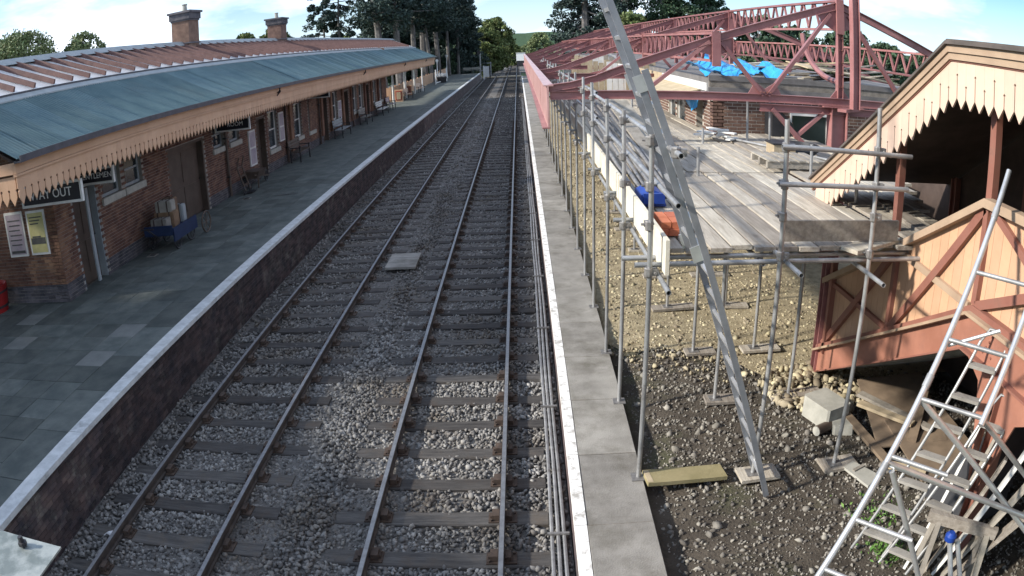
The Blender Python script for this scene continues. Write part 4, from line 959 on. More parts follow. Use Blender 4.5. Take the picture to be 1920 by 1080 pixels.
for k in range(22):
    x, y = random.uniform(5.8, 9.5), random.uniform(15.6, 19); a = random.uniform(-.7, .7); l = random.uniform(.5, 1.3)
    obj('plank', MB().beam((x - l * math.cos(a), y - l * math.sin(a), 4.43 + .03 * k * .5), (x + l * math.cos(a), y + l * math.sin(a), 4.46 + random.uniform(0, .25) + .015 * k), .18, .03), random.choice(('timber', 'timber_old', 'board', 'ply')), t)
obj('sheet', MB().prism([(6.9, 16.0, 4.75), (9.5, 15.8, 4.55), (9.6, 17.6, 4.6), (7.0, 17.8, 4.85)], (0, 0, .03)), 'timber', t)

# ------------------------------------------------------------------ red steel roof frame
rfm = thing('roof_frame', 'red oxide steel canopy roof frame with trusses and lattice girders', 'steel frame', (6.37, 13, 4.1))
CXR, ZR = 6.37, 6.22
TY = [13.1 + 7.7 * i for i in range(7)]
def truss(Y, first):
    tr = link('truss', None, rfm, T(CXR, Y, 4.1))
    obj('tie_beam', MB().ibeam((.56, Y, 4.185), (2 * CXR - .56, Y, 4.185), .16, .11), 'oxide', tr)
    for s in (1, -1):
        X = lambda x: CXR + s * (CXR - x) * -1
        pts = [(.53, 4.32), (.95, 4.37), (1.45, 4.50), (2.24, 4.79), (3.7, 5.30), (CXR - .05, 6.16)]
        r = MB()
        for i in range(len(pts) - 1):
            r.ibeam((X(pts[i][0]), Y, pts[i][1]), (X(pts[i + 1][0]), Y, pts[i + 1][1]), .13 if i < 2 else .15, .11)
        obj('rafter', r, 'oxide', tr)
        for a, b in (((2.27, 4.22), (3.58, 5.24)), ((3.80, 5.24), (4.66, 4.24)), ((4.76, 4.24), (6.16, 5.98))):
            obj('strut', MB().beam((X(a[0]), Y, a[1]), (X(b[0]), Y, b[1]), .07, .11, up=(0, 1, 0)), 'oxide', tr)
        for poly in ([(.56, 4.11), (1.5, 4.11), (1.5, 4.18), (.95, 4.36), (.56, 4.36)], [(4.35, 4.26), (5.05, 4.26), (4.92, 4.5), (4.70, 4.36), (4.50, 4.5)],
                     [(3.3, 5.04), (3.7, 4.95), (4.0, 5.08), (4.02, 5.42), (3.35, 5.18)], [(2.0, 4.26), (2.5, 4.26), (2.42, 4.36)], [(5.98, 5.78), (6.30, 5.62), (6.30, 6.14), (5.85, 6.0)]):
            obj('gusset', MB().prism([(X(x), Y - .012, z) for x, z in poly], (0, .024, 0)), 'oxide', tr)
    obj('king_post', MB().ibeam((CXR, Y, 4.27), (CXR, Y, 6.1), .13, .13, up=(1, 0, 0)), 'oxide', tr)
    obj('gusset', MB().prism([(CXR - .22, Y - .014, 4.27), (CXR + .22, Y - .014, 4.27), (CXR + .09, Y - .014, 4.42), (CXR - .09, Y - .014, 4.42)], (0, .028, 0)), 'oxide', tr)
    if first:
        bolts = MB()
        for x, z in [(CXR + dx, 4.5 + .25 * k) for dx in (-.035, .035) for k in range(7)] + [(4.6 + .07 * k, 4.3) for k in range(4)]:
            bolts.tube((x, Y - .075, z), (x, Y - .02, z), .011, 6)
        obj('bolts', bolts, 'redbrown', tr, kind='stuff')
for i, Y in enumerate(TY): truss(Y, i == 0)
def lattice(x, z0, z1, y0, y1, p=.62):
    g = link('lattice_girder', None, rfm, T(x, y0, z0))
    obj('top_chord', MB().beam((x, y0, z1), (x, y1, z1), .12, .05), 'oxide', g); obj('bottom_chord', MB().beam((x, y0, z0), (x, y1, z0), .12, .05), 'oxide', g)
    y = y0 + .1; rest = MB(); k = 0
    while y < y1 - p:
        for a, b in (((x, y, z1 - .03), (x, y + p * .42, z0 + .03)), ((x, y + p * .42, z0 + .03), (x, y + p * .84, z1 - .03))):
            m = MB().beam(a, b, .05, .045, up=(1, 0, 0))
            if y < 26: obj('lattice_bar', m, 'oxide', g)
            else: rest.add(m.v, m.f)
        y += p
    obj('lattice_bars', rest, 'oxide', g, kind='stuff')
    for Y in TY: obj('end_plate', MB().box(x - .085, x + .085, Y - .085, Y - .03, z0 - .1, z1 + .03), 'oxide', g)
lattice(3.70, 4.86, 5.40, TY[0], TY[-1]); lattice(2 * CXR - 3.70, 4.86, 5.40, TY[0], TY[-1]); lattice(CXR, 5.68, 6.27, TY[0], TY[-1])
# curved knees below the ridge girder
for Y in TY[:3]:
    pts = [(CXR - 0, Y + .1 + 1.9 * math.sin(a), 4.6 + 1.05 * (1 - math.cos(a)) * 1.0) for a in np.linspace(0, 1.5, 9)]
    obj('knee_brace', MB().path(pts, .06, 6), 'oxide', rfm)
fs = obj('fascia_girder', MB().box(.50, .535, TY[0] - .12, 60.0, 3.60, 4.36), 'oxide_sunlit', rfm)  # paler colour stands in for sunlight on the track-side face
obj('flange', MB().box(.44, .62, TY[0] - .12, 60.0, 4.362, 4.385), 'oxide_sunlit', fs); obj('flange', MB().box(.40, .55, TY[0] - .12, 60.0, 3.575, 3.598), 'oxide', fs)
for y in np.arange(TY[0] + 3.85, 60, 7.7): obj('splice_plate', MB().box(.494, .4995, y - .15, y + .15, 3.66, 4.30), 'oxide_sunlit', fs)
obj('fascia_girder', MB().box(2 * CXR - .535, 2 * CXR - .50, TY[0] - .12, 60.0, 3.60, 4.36), 'oxide', rfm)
col = obj('column', MB().ibeam((6.33, 13.1, .8), (6.33, 13.1, 4.1), .38, .26, .02, up=(1, 0, 0)), 'oxide', rfm)
obj('cap_plate', MB().box(5.95, 6.9, 12.95, 13.25, 4.075, 4.10), 'oxide', col)
obj('bearer', MB().ibeam((4.6, 13.1, 4.0), (8.2, 13.1, 4.0), .15, .14), 'oxide', rfm)
obj('knee_brace', MB().beam((4.85, 13.1, 3.98), (6.18, 13.1, 2.72), .08, .13, up=(0, 1, 0)), 'oxide', rfm)
obj('knee_brace', MB().beam((5.36, 13.1, 3.42), (6.0, 13.1, 3.95), .07, .09, up=(0, 1, 0)), 'oxide', rfm)
obj('knee_brace', MB().beam((7.85, 13.1, 3.98), (6.5, 13.1, 2.72), .08, .13, up=(0, 1, 0)), 'oxide', rfm)
for x in (6.5, 9.6):
    obj('column', MB().ibeam((x, 12.62, 4.10), (x, 12.62, 7.2), .17, .17, .014, up=(1, 0, 0)), 'oxide', rfm) if x < 7 else None
obj('bearer', MB().beam((6.2, 12.62, 4.06), (6.9, 13.2, 4.06), .2, .06), 'oxide', rfm)
for Y in TY[1:]: obj('stub_post', MB().box(CXR - .1, CXR + .1, Y - .1, Y + .1, 4.2, 4.3), 'oxide', rfm)
# ------------------------------------------------------------------ covered footbridge stair on the right
st = thing('footbridge_stair', 'covered footbridge stair with cream toothed valance and red braced parapet', 'footbridge', (5, 6, .85))
SX = 4.0; SL = .55; YB = 4.9       # side plane, slope, break between landing and flight
def zb(y): return 2.68 + (YB - y) * SL if y > YB else 2.68       # girder foot
YE = 8.32
def strip(name, yz0, dz0, dz1, x0, x1, mm, ys=(-2.5, YB, YE), par=None, f=zb):
    """a band following the landing and then the flight"""
    m = MB()
    for i in range(len(ys) - 1):
        a, b = ys[i], ys[i + 1]
        m.prism([(x0, a, f(a) + dz0), (x0, b, f(b) + dz0), (x0, b, f(b) + dz1), (x0, a, f(a) + dz1)], (x1 - x0, 0, 0))
    return obj(name, m, mm, par or st)
for x0, far in ((SX, 0), (6.1, 1)):
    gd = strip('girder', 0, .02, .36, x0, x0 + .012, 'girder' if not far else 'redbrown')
    strip('flange', 0, .0, .02, x0 - .07, x0 + .08, 'redbrown', par=gd); strip('flange', 0, .34, .372, x0 - .09, x0 + .08, 'trim', par=gd)
    tr_ = strip('top_rail', 0, 1.32, 1.40, x0 - .05, x0 + .07, 'trim'); strip('bottom_rail', 0, .373, .43, x0 - .03, x0 + .045, 'redbrown')
    # vertical boards of the parapet
    y = YE - .12
    while y > (-1 if not far else 2):
        y2 = y - .148
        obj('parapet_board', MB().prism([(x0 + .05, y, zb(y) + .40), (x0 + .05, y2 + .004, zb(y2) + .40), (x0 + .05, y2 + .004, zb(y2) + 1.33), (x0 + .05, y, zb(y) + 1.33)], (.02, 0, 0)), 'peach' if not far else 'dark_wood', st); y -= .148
# bracing of the track-side parapet
def br(a, b, w=.085, mm='redbrown', d=.055): obj('brace', MB().beam((SX + .02, a[0], a[1]), (SX + .02, b[0], b[1]), w, d, up=(1, 0, 0)), mm, st)
N = lambda y, t: (y, zb(y) + (.43 if t == 0 else 1.32))
for y in (6.5, YB, 2.9): br(N(y, 0), N(y, 1), .07)
br(N(4.92, 1), N(6.44, 0)); br(N(6.48, 1), N(4.99, 0), .07, 'trim', .045)
br(N(8.2, 0), N(6.56, 1)); br(N(6.54, 0), N(8.2, 1), .06, 'redbrown', .045)
br(N(4.86, 0), N(2.95, 1)); br(N(4.82, 1), N(2.95, 0), .07, 'redbrown', .045)
pst = []
for x0 in (SX, 6.1):
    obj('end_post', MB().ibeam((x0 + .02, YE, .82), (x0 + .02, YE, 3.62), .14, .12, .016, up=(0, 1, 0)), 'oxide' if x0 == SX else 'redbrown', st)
    obj('end_post', MB().box(x0 - .03, x0 + .05, YE - .26, YE - .19, 1.2, 2.5), 'redbrown', st)
    for y, zt in ((6.7, 4.6), (4.95, 5.3), (2.4, 5.3)): obj('roof_post', MB().box(x0 + .05, x0 + .13, y - .045, y + .045, zb(y) + 1.4, zt), 'redbrown', st)
rv = MB()
for k in range(10): rv.tube((SX - .012, 4.6 - .035 * (k % 5) - .3 * (k // 5), 2.78 + .06 * (k % 4)), (SX, 4.6 - .035 * (k % 5) - .3 * (k // 5), 2.78 + .06 * (k % 4)), .011, 6)
obj('rivets', rv, 'redbrown', st, kind='stuff')
# treads and landing
for k in range(11):
    y = YB + .08 + k * .305; obj('tread', MB().box(SX + .08, 6.1, y, y + .33, zb(y) + .16, zb(y) + .2), 'timber_old', st); obj('riser', MB().box(SX + .08, 6.1, y, y + .02, zb(y) + .0, zb(y) + .159), 'timber_old', st)
obj('landing_floor', MB().box(SX + .08, 6.1, -2.5, YB + .06, 2.92, 3.0), 'timber_old', st)
obj('support_post', MB().ibeam((SX + .15, 4.25, .8), (SX + .15, 4.25, 2.68), .16, .15, .014, up=(0, 1, 0)), 'redbrown', st)
obj('support_post', MB().ibeam((SX + .12, 2.2, .8), (SX + .12, 2.2, 2.68), .16, .15, .014, up=(0, 1, 0)), 'redbrown', st)
obj('support_post', MB().ibeam((6.0, 4.25, .8), (6.0, 4.25, 2.68), .16, .15, .014, up=(0, 1, 0)), 'redbrown', st)
obj('haunch', MB().prism([(SX + .02, 4.32, 1.6), (SX + .02, 4.32, 2.68), (SX + .02, 4.95, 2.68), (SX + .02, 4.6, 2.5)], (.02, 0, 0)).prism([(SX + .02, 4.18, 1.6), (SX + .02, 4.18, 2.68), (SX + .02, 3.4, 2.68), (SX + .02, 3.9, 2.4)], (.02, 0, 0)), 'girder', st)
# back wall made solid, dark boards added, so the interior stays dark
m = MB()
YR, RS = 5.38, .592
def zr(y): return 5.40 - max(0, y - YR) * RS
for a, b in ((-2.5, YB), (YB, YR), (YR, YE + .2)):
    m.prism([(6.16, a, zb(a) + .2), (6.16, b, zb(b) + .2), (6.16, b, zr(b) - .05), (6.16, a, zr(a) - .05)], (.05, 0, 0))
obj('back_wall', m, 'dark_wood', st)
obj('shade_boarding', MB().prism([(6.2, 2.0, .8), (6.2, 8.2, .8), (6.2, 8.2, zb(8.2) + .2), (6.2, YB, zb(YB) + .2), (6.2, 2.0, zb(2) + .2)], (.04, 0, 0)), 'dark_wood', st)  # boards added to darken the space under the stair
obj('dark_screen', MB().box(6.16, 6.21, 8.53, 10.4, .9, 3.62), 'dark_wood', st)  # dark screen added in place of shade beyond the stair foot
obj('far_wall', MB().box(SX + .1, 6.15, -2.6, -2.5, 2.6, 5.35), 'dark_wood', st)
# roof: two pitches, ridge along the middle
EX, RXX = 3.83, 5.08
for s, (xa, xb_) in enumerate(((EX - .06, RXX), (6.33, RXX))):
    for a, b in ((-2.6, YR), (YR, 8.62)):
        P_ = [Vector((xa, a, zr(a) + .0)), Vector((xa, b, zr(b))), Vector((xb_, b, zr(b) + .07)), Vector((xb_, a, zr(a) + .07))]
        obj('roof', MB().prism(P_ if s == 0 else P_[::-1], (0, 0, .018)), 'dark_trim', st)
for a, b in ((-2.6, YR), (YR, 8.6)):
    obj('soffit', MB().prism([(EX + .03, a, zr(a) - .03), (EX + .03, b, zr(b) - .03), (6.28, b, zr(b) - .03), (6.28, a, zr(a) - .03)], (0, 0, .02)), 'dark_wood', st)
    def fb(z0, z1, x0, x1, mm, nm): obj(nm, MB().prism([(x0, a, zr(a) + z0), (x0, b, zr(b) + z0), (x0, b, zr(b) + z1), (x0, a, zr(a) + z1)], (x1 - x0, 0, 0)), mm, st)
    fb(-.03, .0, EX - .085, EX + .02, 'dark_trim', 'gutter'); fb(-.10, -.031, EX - .05, EX + .02, 'trim', 'moulding'); fb(-.165, -.101, EX - .03, EX + .02, 'trim', 'moulding'); fb(-.18, -.166, EX - .012, EX + .02, 'redbrown', 'moulding')
# single valance boards, keyholes at alternating heights
W_ = .147; k = 0; y = 8.44
ys_ = []
while y > -.5: ys_.append(y); y -= W_
for k, yc in enumerate(ys_):
    h = W_ / 2 - .0008; g = .006; r = .014; ya, yb_ = yc - h, yc + h
    top = lambda yy: zr(yy) - .17
    H = [.30, .40] if k % 2 else [.40, .30]       # drop of the keyhole below the roof edge at the two edges
    low = .52
    ha, hb = zr(ya) - H[0], zr(yb_) - H[1]
    la, lb = zr(ya) - low + .01, zr(yb_) - low + .01; zt = zr(yc) - .60
    poly = [(ya, top(ya)), (ya, ha + r), (ya + r, ha + r * .4), (ya + r, ha - r * .4), (ya + g, ha - r), (ya + g, la), (yc, zt), (yb_ - g, lb), (yb_ - g, hb - r), (yb_ - r, hb - r * .4), (yb_ - r, hb + r * .4), (yb_, hb + r), (yb_, top(yb_))]
    obj('valance_board', MB().prism([(EX, yy, zz) for yy, zz in poly], (.02, 0, 0)), 'cream', st)

# ------------------------------------------------------------------ unseen stair tower and span, added to shade the near left platform
fb_ = thing('shade_span', 'unseen span and stair tower added behind the viewpoint to shade the near left platform', 'footbridge', (-4, -3, 0))
obj('deck', MB().box(-15, 7, -4.6, -2.7, 4.9, 5.2), 'timber_old', fb_)
obj('parapet', MB().box(-15, 7, -2.75, -2.65, 5.2, 6.4), 'cream', fb_); obj('parapet', MB().box(-15, 7, -4.65, -4.55, 5.2, 6.4), 'cream', fb_)
obj('roof', MB().prism([(-15.3, -2.3, 7.5), (-15.3, -3.65, 8.1), (-15.3, -5, 7.5), (-15.3, -3.65, 7.95)], (22.5, 0, 0)), 'dark_trim', fb_)
obj('shade_wall', MB().prism([(-13.4, -2.6, 4.0), (-13.4, 1, 4.0), (-13.4, 6.6, 1.0), (-13.4, 8.6, 1.0), (-13.4, 8.6, 4.3), (-13.4, 2, 7.2), (-13.4, -2.6, 7.2)], (.1, 0, 0)), 'cream', fb_)
obj('shade_wall', MB().prism([(-15.5, -2.6, 4.0), (-15.5, 1, 4.0), (-15.5, 9.6, 1.0), (-15.5, 9.6, 3.6), (-15.5, 2, 7.2), (-15.5, -2.6, 7.2)], (.1, 0, 0)), 'cream', fb_)
obj('shade_roof', MB().prism([(-15.8, -2.2, 7.5), (-15.8, 2, 7.5), (-15.8, 9.8, 4.0), (-15.8, 9.8, 3.9), (-15.8, 2, 7.4), (-15.8, -2.2, 7.4)], (2.7, 0, 0)), 'dark_trim', fb_)
# ------------------------------------------------------------------ access ladder
ld = thing('ladder', 'long aluminium extension ladder leaning across the scaffold end', 'ladder', (2.4, 5.82, .85))
F = Vector((2.40, 5.82, .82)); U = Vector((-1.56, 0, 4.55)).normalized(); Wy = Vector((0, 1, 0)); Nn = U.cross(Wy).normalized()
def lad(off, s0, s1, hw, mm, rung_mm):
    for s in (-1, 1):
        a = F + U * s0 + Wy * s * hw + Nn * off; b = F + U * s1 + Wy * s * hw + Nn * off
        obj('stile', MB().beam(a, b, .026, .058, up=Nn), mm, ld)
    s = s0 + .22
    while s < s1 - .1:
        c = F + U * s + Nn * off; obj('rung', MB().beam(c - Wy * (hw + .012), c + Wy * (hw + .012), .032, .032, up=U), rung_mm, ld); s += .254
lad(0, 0, 4.35, .23, 'alu_dull', 'alu'); lad(.065, 2.65, 6.2, .20, 'alu_dull', 'alu')
for s in (2.75, 4.25):
    for k in (-1, 1): c = F + U * s + Wy * k * .215 + Nn * .05; obj('bracket', MB().beam(c - U * .07, c + U * .07, .012, .13, up=Nn), 'alu', ld)

# ------------------------------------------------------------------ aluminium tower frame leaning on the stair landing
tf = thing('tower_frame', 'bright aluminium scaffold tower frame leaning on the stair landing', 'tower frame', (.9, 2.5, .9))
A0 = Vector((1.84, 3.1, 1.99)); D0 = Vector((2.06, 1.40, 2.41)); OFF = Vector((.36, -.38, 0))
def s1(t): return A0 + D0 * t
def tt(name, p, q, r=.0254, mm='alu'):
    return obj(name, MB().tube(p, q, r, 12), mm, tf, smooth=True)
tt('stile', s1(-.46), s1(1.0)); tt('stile', s1(.385) + OFF, s1(.80) + OFF)
for t in (.71, .54, .40, .27, .13, .02, -.12, -.28): tt('rung', s1(t), s1(t) + OFF * (1.0 if t > .35 else .88), .018, 'galv')
for t in (.87, .44, .24): obj('collar', MB().tube(s1(t) - D0.normalized() * .05, s1(t) + D0.normalized() * .05, .031, 12), 'galv', tf, smooth=True)
tt('brace', s1(.40), Vector((4.05, 3.25, 1.72)), .0245); tt('brace', s1(.255), Vector((4.0, 3.2, 1.92)), .0245); tt('brace', s1(.25) + Vector((.05, -.03, -.04)), Vector((3.1, 3.25, 1.2)), .0225)
tt('brace', s1(.40) + OFF * .95, Vector((3.85, 3.28, 2.25)), .022); tt('brace', s1(.54) + Vector((.02, 0, -.05)), s1(.56) + OFF * .75 + Vector((0, 0, .1)), .014)
tt('brace', s1(.02), Vector((2.5, 3.9, .9)), .02)

# ------------------------------------------------------------------ stored things under the stair landing
def stepladder(x, y, z, tx, ty, tz, wv, n, label, mm='galv', tread='concrete'):
    t = thing('stepladder', label, 'stepladder', (x, y, z)); a = Vector((x, y, z)); b = Vector((tx, ty, tz)); wv = Vector(wv)
    for s in (-1, 1): obj('stile', MB().tube(a + wv * s, b + wv * s * .8, .016, 8), mm, t, smooth=True)
    for k in range(n):
        f = .1 + .8 * k / (n - 1); c = a + (b - a) * f; ww = wv * (1 - .2 * f)
        obj('tread', MB().beam(c - ww, c + ww, .09, .03, up=(0, 0, 1)), tread, t)
    top = b + (b - a).normalized() * .12
    obj('hoop', MB().path([b - wv * .8, top - wv * .6, top + wv * .6, b + wv * .8], .015, 8), mm, t, smooth=True)
stepladder(3.10, 4.42, .85, 3.93, 4.38, 2.95, (.115, -.12, 0), 7, 'tall aluminium stepladder with pale treads leaning under the landing')
stepladder(3.28, 4.14, .85, 4.02, 4.12, 2.45, (.10, -.12, 0), 6, 'shorter folded stepladder leaning in front of the tall one')
t = thing('board_stack', 'row of pale boards and trestle legs leaning under the landing', 'boards', (3.6, 4.2, .85))
for k in range(6):
    obj('board', MB().beam((3.42 + .09 * k, 4.12 - .05 * k, .85), (4.0 + .05 * k, 4.35 - .2 * k, 2.25 - .1 * (k % 3)), .16, .03, up=(1, -1, 0)), ('offwhite', 'timber_old', 'board')[k % 3], t)
t = thing('trestle', 'weathered timber trestle with pale top rail at the lower right', 'trestle', (3.6, 3.9, .85))
obj('top_rail', MB().beam((3.42, 4.05, 1.52), (4.0, 3.62, 1.48), .06, .11), 'board', t)
for a, b in (((3.5, 4.1, .85), (3.5, 4.0, 1.48)), ((3.42, 3.85, .85), (3.52, 3.98, 1.48)), ((3.95, 3.75, .85), (3.9, 3.7, 1.46)), ((3.85, 3.5, .85), (3.92, 3.67, 1.46))): obj('leg', MB().beam(a, b, .05, .07), 'timber_old', t)
t = thing('plywood_sheet', 'brown plywood sheet lying on blocks under the stair', 'plywood', (4.7, 6.7, .9))
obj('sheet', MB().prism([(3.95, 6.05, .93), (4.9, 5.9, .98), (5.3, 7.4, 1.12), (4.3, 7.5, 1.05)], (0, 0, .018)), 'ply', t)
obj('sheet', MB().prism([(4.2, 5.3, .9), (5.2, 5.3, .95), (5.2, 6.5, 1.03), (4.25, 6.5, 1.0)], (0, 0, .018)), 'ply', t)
t = thing('timber_offcuts', 'loose battens and planks scattered under the stair flight', 'timber', (4.1, 6.3, .9))
for a, b in (((3.85, 6.95, .95), (3.95, 5.75, .93)), ((4.15, 7.1, 1.08), (4.75, 6.1, 1.05)), ((4.05, 6.9, 1.06), (4.5, 6.2, 1.1)), ((4.4, 6.0, 1.0), (5.0, 6.8, 1.2)), ((3.9, 5.75, .92), (4.3, 5.4, .95))):
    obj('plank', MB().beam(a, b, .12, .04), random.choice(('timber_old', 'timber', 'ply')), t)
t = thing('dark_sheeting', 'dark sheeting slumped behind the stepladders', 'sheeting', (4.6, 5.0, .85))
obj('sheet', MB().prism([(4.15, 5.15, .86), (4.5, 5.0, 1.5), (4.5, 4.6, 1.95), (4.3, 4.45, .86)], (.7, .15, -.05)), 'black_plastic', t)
for k, (x, y, z, a, b, c, rz, lab) in enumerate(((3.62, 6.98, .84, .40, .50, .27, .35, 'large grey stone block at the foot of the rubble heap'), (3.74, 6.66, .83, .28, .2, .13, -.2, 'smaller grey stone block below the large one'))):
    t = thing('stone_block', lab, 'block', (x, y, z)); e = .025
    m = MB().prism([(-a / 2 + e, -b / 2, 0), (a / 2 - e, -b / 2, 0), (a / 2, -b / 2 + e, 0), (a / 2, b / 2 - e, 0), (a / 2 - e, b / 2, 0), (-a / 2 + e, b / 2, 0), (-a / 2, b / 2 - e, 0), (-a / 2, -b / 2 + e, 0)], (random.uniform(-.01, .01), .01, c))
    obj('block', m, 'stone', t, T(x, y, z, rz)); 
    obj('bedding', MB().box(-a * .4, a * .4, -b * .4, b * .4, -.02, .0), 'earth', t, T(x, y, z, rz))
t = thing('log_offcut', 'short round log offcut with pale sawn end', 'log', (3.42, 6.72, .9))
obj('log', MB().tube((3.36, 6.62, .9), (3.58, 6.72, .9), .065, 12), 'door', t, smooth=True); obj('sawn_end', MB().tube((3.352, 6.616, .9), (3.36, 6.62, .9), .06, 12), 'stone', t)
t = thing('white_plank', 'short pale board lying on the earth before the log', 'board', (3.6, 5.65, .85))
obj('board', MB().prism([(3.42, 5.86, .845), (3.58, 5.95, .845), (3.78, 5.62, .845), (3.56, 5.44, .845)], (0, 0, .03)), 'stone', t)
obj('batten', MB().beam((3.5, 5.75, .884), (3.68, 5.83, .884), .04, .015), 'timber_old', t)
t = thing('ground_plank', 'yellowish green plank lying between slab edge and sole board', 'plank', (1.55, 5.95, .85))
obj('plank', MB().beam((1.16, 5.93, .94), (2.03, 6.03, .875), .245, .045), 'timber_green', t); obj('end_mark', MB().beam((1.161, 5.93, .9635), (1.22, 5.937, .959), .22, .004), 'timber', t)
t = thing('clamped_poles', 'two pale poles with a bright blue plastic cap at lower right', 'poles', (3.75, 3.7, .85))
obj('pole', MB().tube((3.72, 3.42, .6), (3.52, 3.74, 1.45), .026, 10), 'alu', t, smooth=True); obj('pole', MB().tube((3.88, 3.45, .6), (3.62, 3.74, 1.42), .026, 10), 'alu', t, smooth=True); obj('cap', MB().lathe((3.52, 3.74, 1.43), [(.03, 0), (.055, .02), (.058, .07), (.03, .1)], 12), 'plastic_blue', t, smooth=True)
# weeds
def clump(name, label, c, n, r, h, mm):
    c = np.array(c); P = c + np.column_stack([RNG.normal(0, r, n), RNG.normal(0, r, n), RNG.uniform(0, h, n)])
    d = RNG.normal(size=(n, 3)); d[:, 2] = np.abs(d[:, 2]) + .3; d /= np.linalg.norm(d, axis=1)[:, None]; s = np.cross(d, RNG.normal(size=(n, 3))); s /= np.linalg.norm(s, axis=1)[:, None]
    L_ = RNG.uniform(.03, .07, (n, 1)); v = np.stack([P, P + d * L_ * .5 + s * L_ * .25, P + d * L_, P + d * L_ * .5 - s * L_ * .25], 1).reshape(-1, 3)
    f = np.arange(4 * n).reshape(n, 4); t = thing(name, label, 'weeds', tuple(c))
    obj('leaves', npmesh('leaves', v, f), mm, t, kind='stuff')
clump('weed_clump', 'small bright green weed clump beside the leaning boards', (3.33, 4.4, .83), 260, .09, .08, 'weed')
clump('weed_clump', 'faint green weeds on the dark earth under the tower frame', (3.45, 5.0, .82), 160, .16, .04, 'weed')
# litter by the left platform wall
for x, y, s, lab in ((-5.45, 5.95, .075, 'crumpled white paper on the ballast below the near platform wall'), (-5.4, 6.35, .035, 'tiny white scrap beyond the crumpled paper'), (-5.35, 12.9, .05, 'white scrap on the ballast farther along the platform wall')):
    m = MB().add([(x - s, y - s * .6, -.175), (x + s, y - s * .4, -.16), (x + s * .8, y + s * .7, -.14), (x - s * .5, y + s * .5, -.175), (x + s * .1, y, -.13)], [(0, 1, 4), (1, 2, 4), (2, 3, 4), (3, 0, 4)])
    tag(obj('paper_litter', m, 'litter'), lab, 'litter', 'scraps of litter on the ballast')
# ------------------------------------------------------------------ trees
def leaf_cloud(C, rad, per, size, flat=.6, seed=0):
    """C (n,3) clump centres, rad (n,) radii -> quads"""
    rg = np.random.default_rng(seed); n = len(C)
    c = np.repeat(C, per, 0); r = np.repeat(rad, per)
    d = rg.normal(size=(n * per, 3)); d /= np.linalg.norm(d, axis=1)[:, None]
    P = c + d * (r * rg.uniform(.25, 1.0, n * per) ** .6)[:, None] * np.array([1, 1, flat])
    a = rg.normal(size=(n * per, 3)); a /= np.linalg.norm(a, axis=1)[:, None]
    b = np.cross(a, rg.normal(size=(n * per, 3))); b /= np.linalg.norm(b, axis=1)[:, None]
    s = size * rg.uniform(.6, 1.4, (n * per, 1))
    v = np.stack([P - a * s, P + b * s * .6, P + a * s, P - b * s * .6], 1).reshape(-1, 3)
    return v, np.arange(4 * n * per).reshape(-1, 4)
def limb(m, p, q, r0, r1, bend, rs):
    p, q = Vector(p), Vector(q); k = 5; pts = []
    for i in range(k + 1):
        t = i / k; o = Vector((rs.uniform(-1, 1), rs.uniform(-1, 1), rs.uniform(-.4, .4))) * bend * math.sin(math.pi * t); pts.append(p.lerp(q, t) + o)
    m.path(pts, r0, 7, r1); return pts
def conifer(x, y, z0, h, spread, bare, label, lean=(0, 0), tr=.35, n=46, leaf='leaf_pine', per=80, seed=0, group=None, droop=-.1, size=.22, sparse=1.0, rk=1.0):
    rs = random.Random(seed); t = thing('pine_tree', label, 'tree', (x, y, z0), group)
    m = MB(); top = (x + lean[0], y + lean[1], z0 + h); limb(m, (x, y, z0 - .3), top, tr, tr * .18, .12, rs)
    br, C, Rr = MB(), [], []
    for i in range(n):
        f = bare + (1 - bare) * (i + rs.random()) / n; a = rs.uniform(0, 2 * math.pi)
        L_ = spread * (1 - .75 * (f - bare) / (1 - bare)) * rs.uniform(.55, 1.1)
        p = Vector((x + lean[0] * f, y + lean[1] * f, z0 + h * f)); q = p + Vector((math.cos(a) * L_, math.sin(a) * L_, droop * L_ + rs.uniform(-.4, .6)))
        limb(br, p, q, tr * .22, .03, .2, rs)
        for k in range(3):
            u = (.45, .75, 1.0)[k]
            if rs.random() < sparse:
                c = p.lerp(q, u); C.append((c.x + rs.uniform(-.4, .4), c.y + rs.uniform(-.4, .4), c.z + rs.uniform(-.5, .7))); Rr.append((L_ * rs.uniform(.2, .36) + .25) * rk)
    tk = obj('trunk', m, 'bark', t, smooth=True); obj('branches', br, 'bark', t)
    v, f_ = leaf_cloud(np.array(C), np.array(Rr), per, size, .62, seed + 5); obj('crown', npmesh('crown', v, f_), leaf, t)
def broadleaf(x, y, z0, h, rx, label, leaf='leaf_dec', seed=0, clumps=60, per=110, size=.22, group=None, low=.12, name='broadleaf_tree', cat='tree', rz=None):
    clumps = int(clumps * 2.0); per = int(per * .62); rs = random.Random(seed); t = thing(name, label, cat, (x, y, z0), group); m = MB(); tr = .03 * h + .06
    pts = limb(m, (x, y, z0 - .3), (x + rs.uniform(-.3, .3), y, z0 + h * .75), tr, tr * .25, .15, rs); br = MB(); C, Rr = [], []
    for i in range(clumps):
        a = rs.uniform(0, 2 * math.pi); e = rs.uniform(-1, 1); rr = rs.uniform(.35, 1) ** .5
        zc = z0 + h * (low + 1) / 2 + e * h * (1 - low) / 2 * .92; w_ = math.sqrt(max(0, 1 - e * e)) * rx * rr
        c = (x + math.cos(a) * w_, y + math.sin(a) * w_, zc); C.append(c); Rr.append(rx * rs.uniform(.12, .26))
        if i % 4 == 0: limb(br, pts[min(4, 1 + int((e + 1) * 2))], c, tr * .25, .02, .25, rs)
    obj('trunk', m, 'bark', t, smooth=True); obj('branches', br, 'bark', t)
    v, f_ = leaf_cloud(np.array(C), np.array(Rr), per, size, .8, seed + 3); obj('crown', npmesh('crown', v, f_), leaf, t)
GP = 'pines behind the far platform fence'
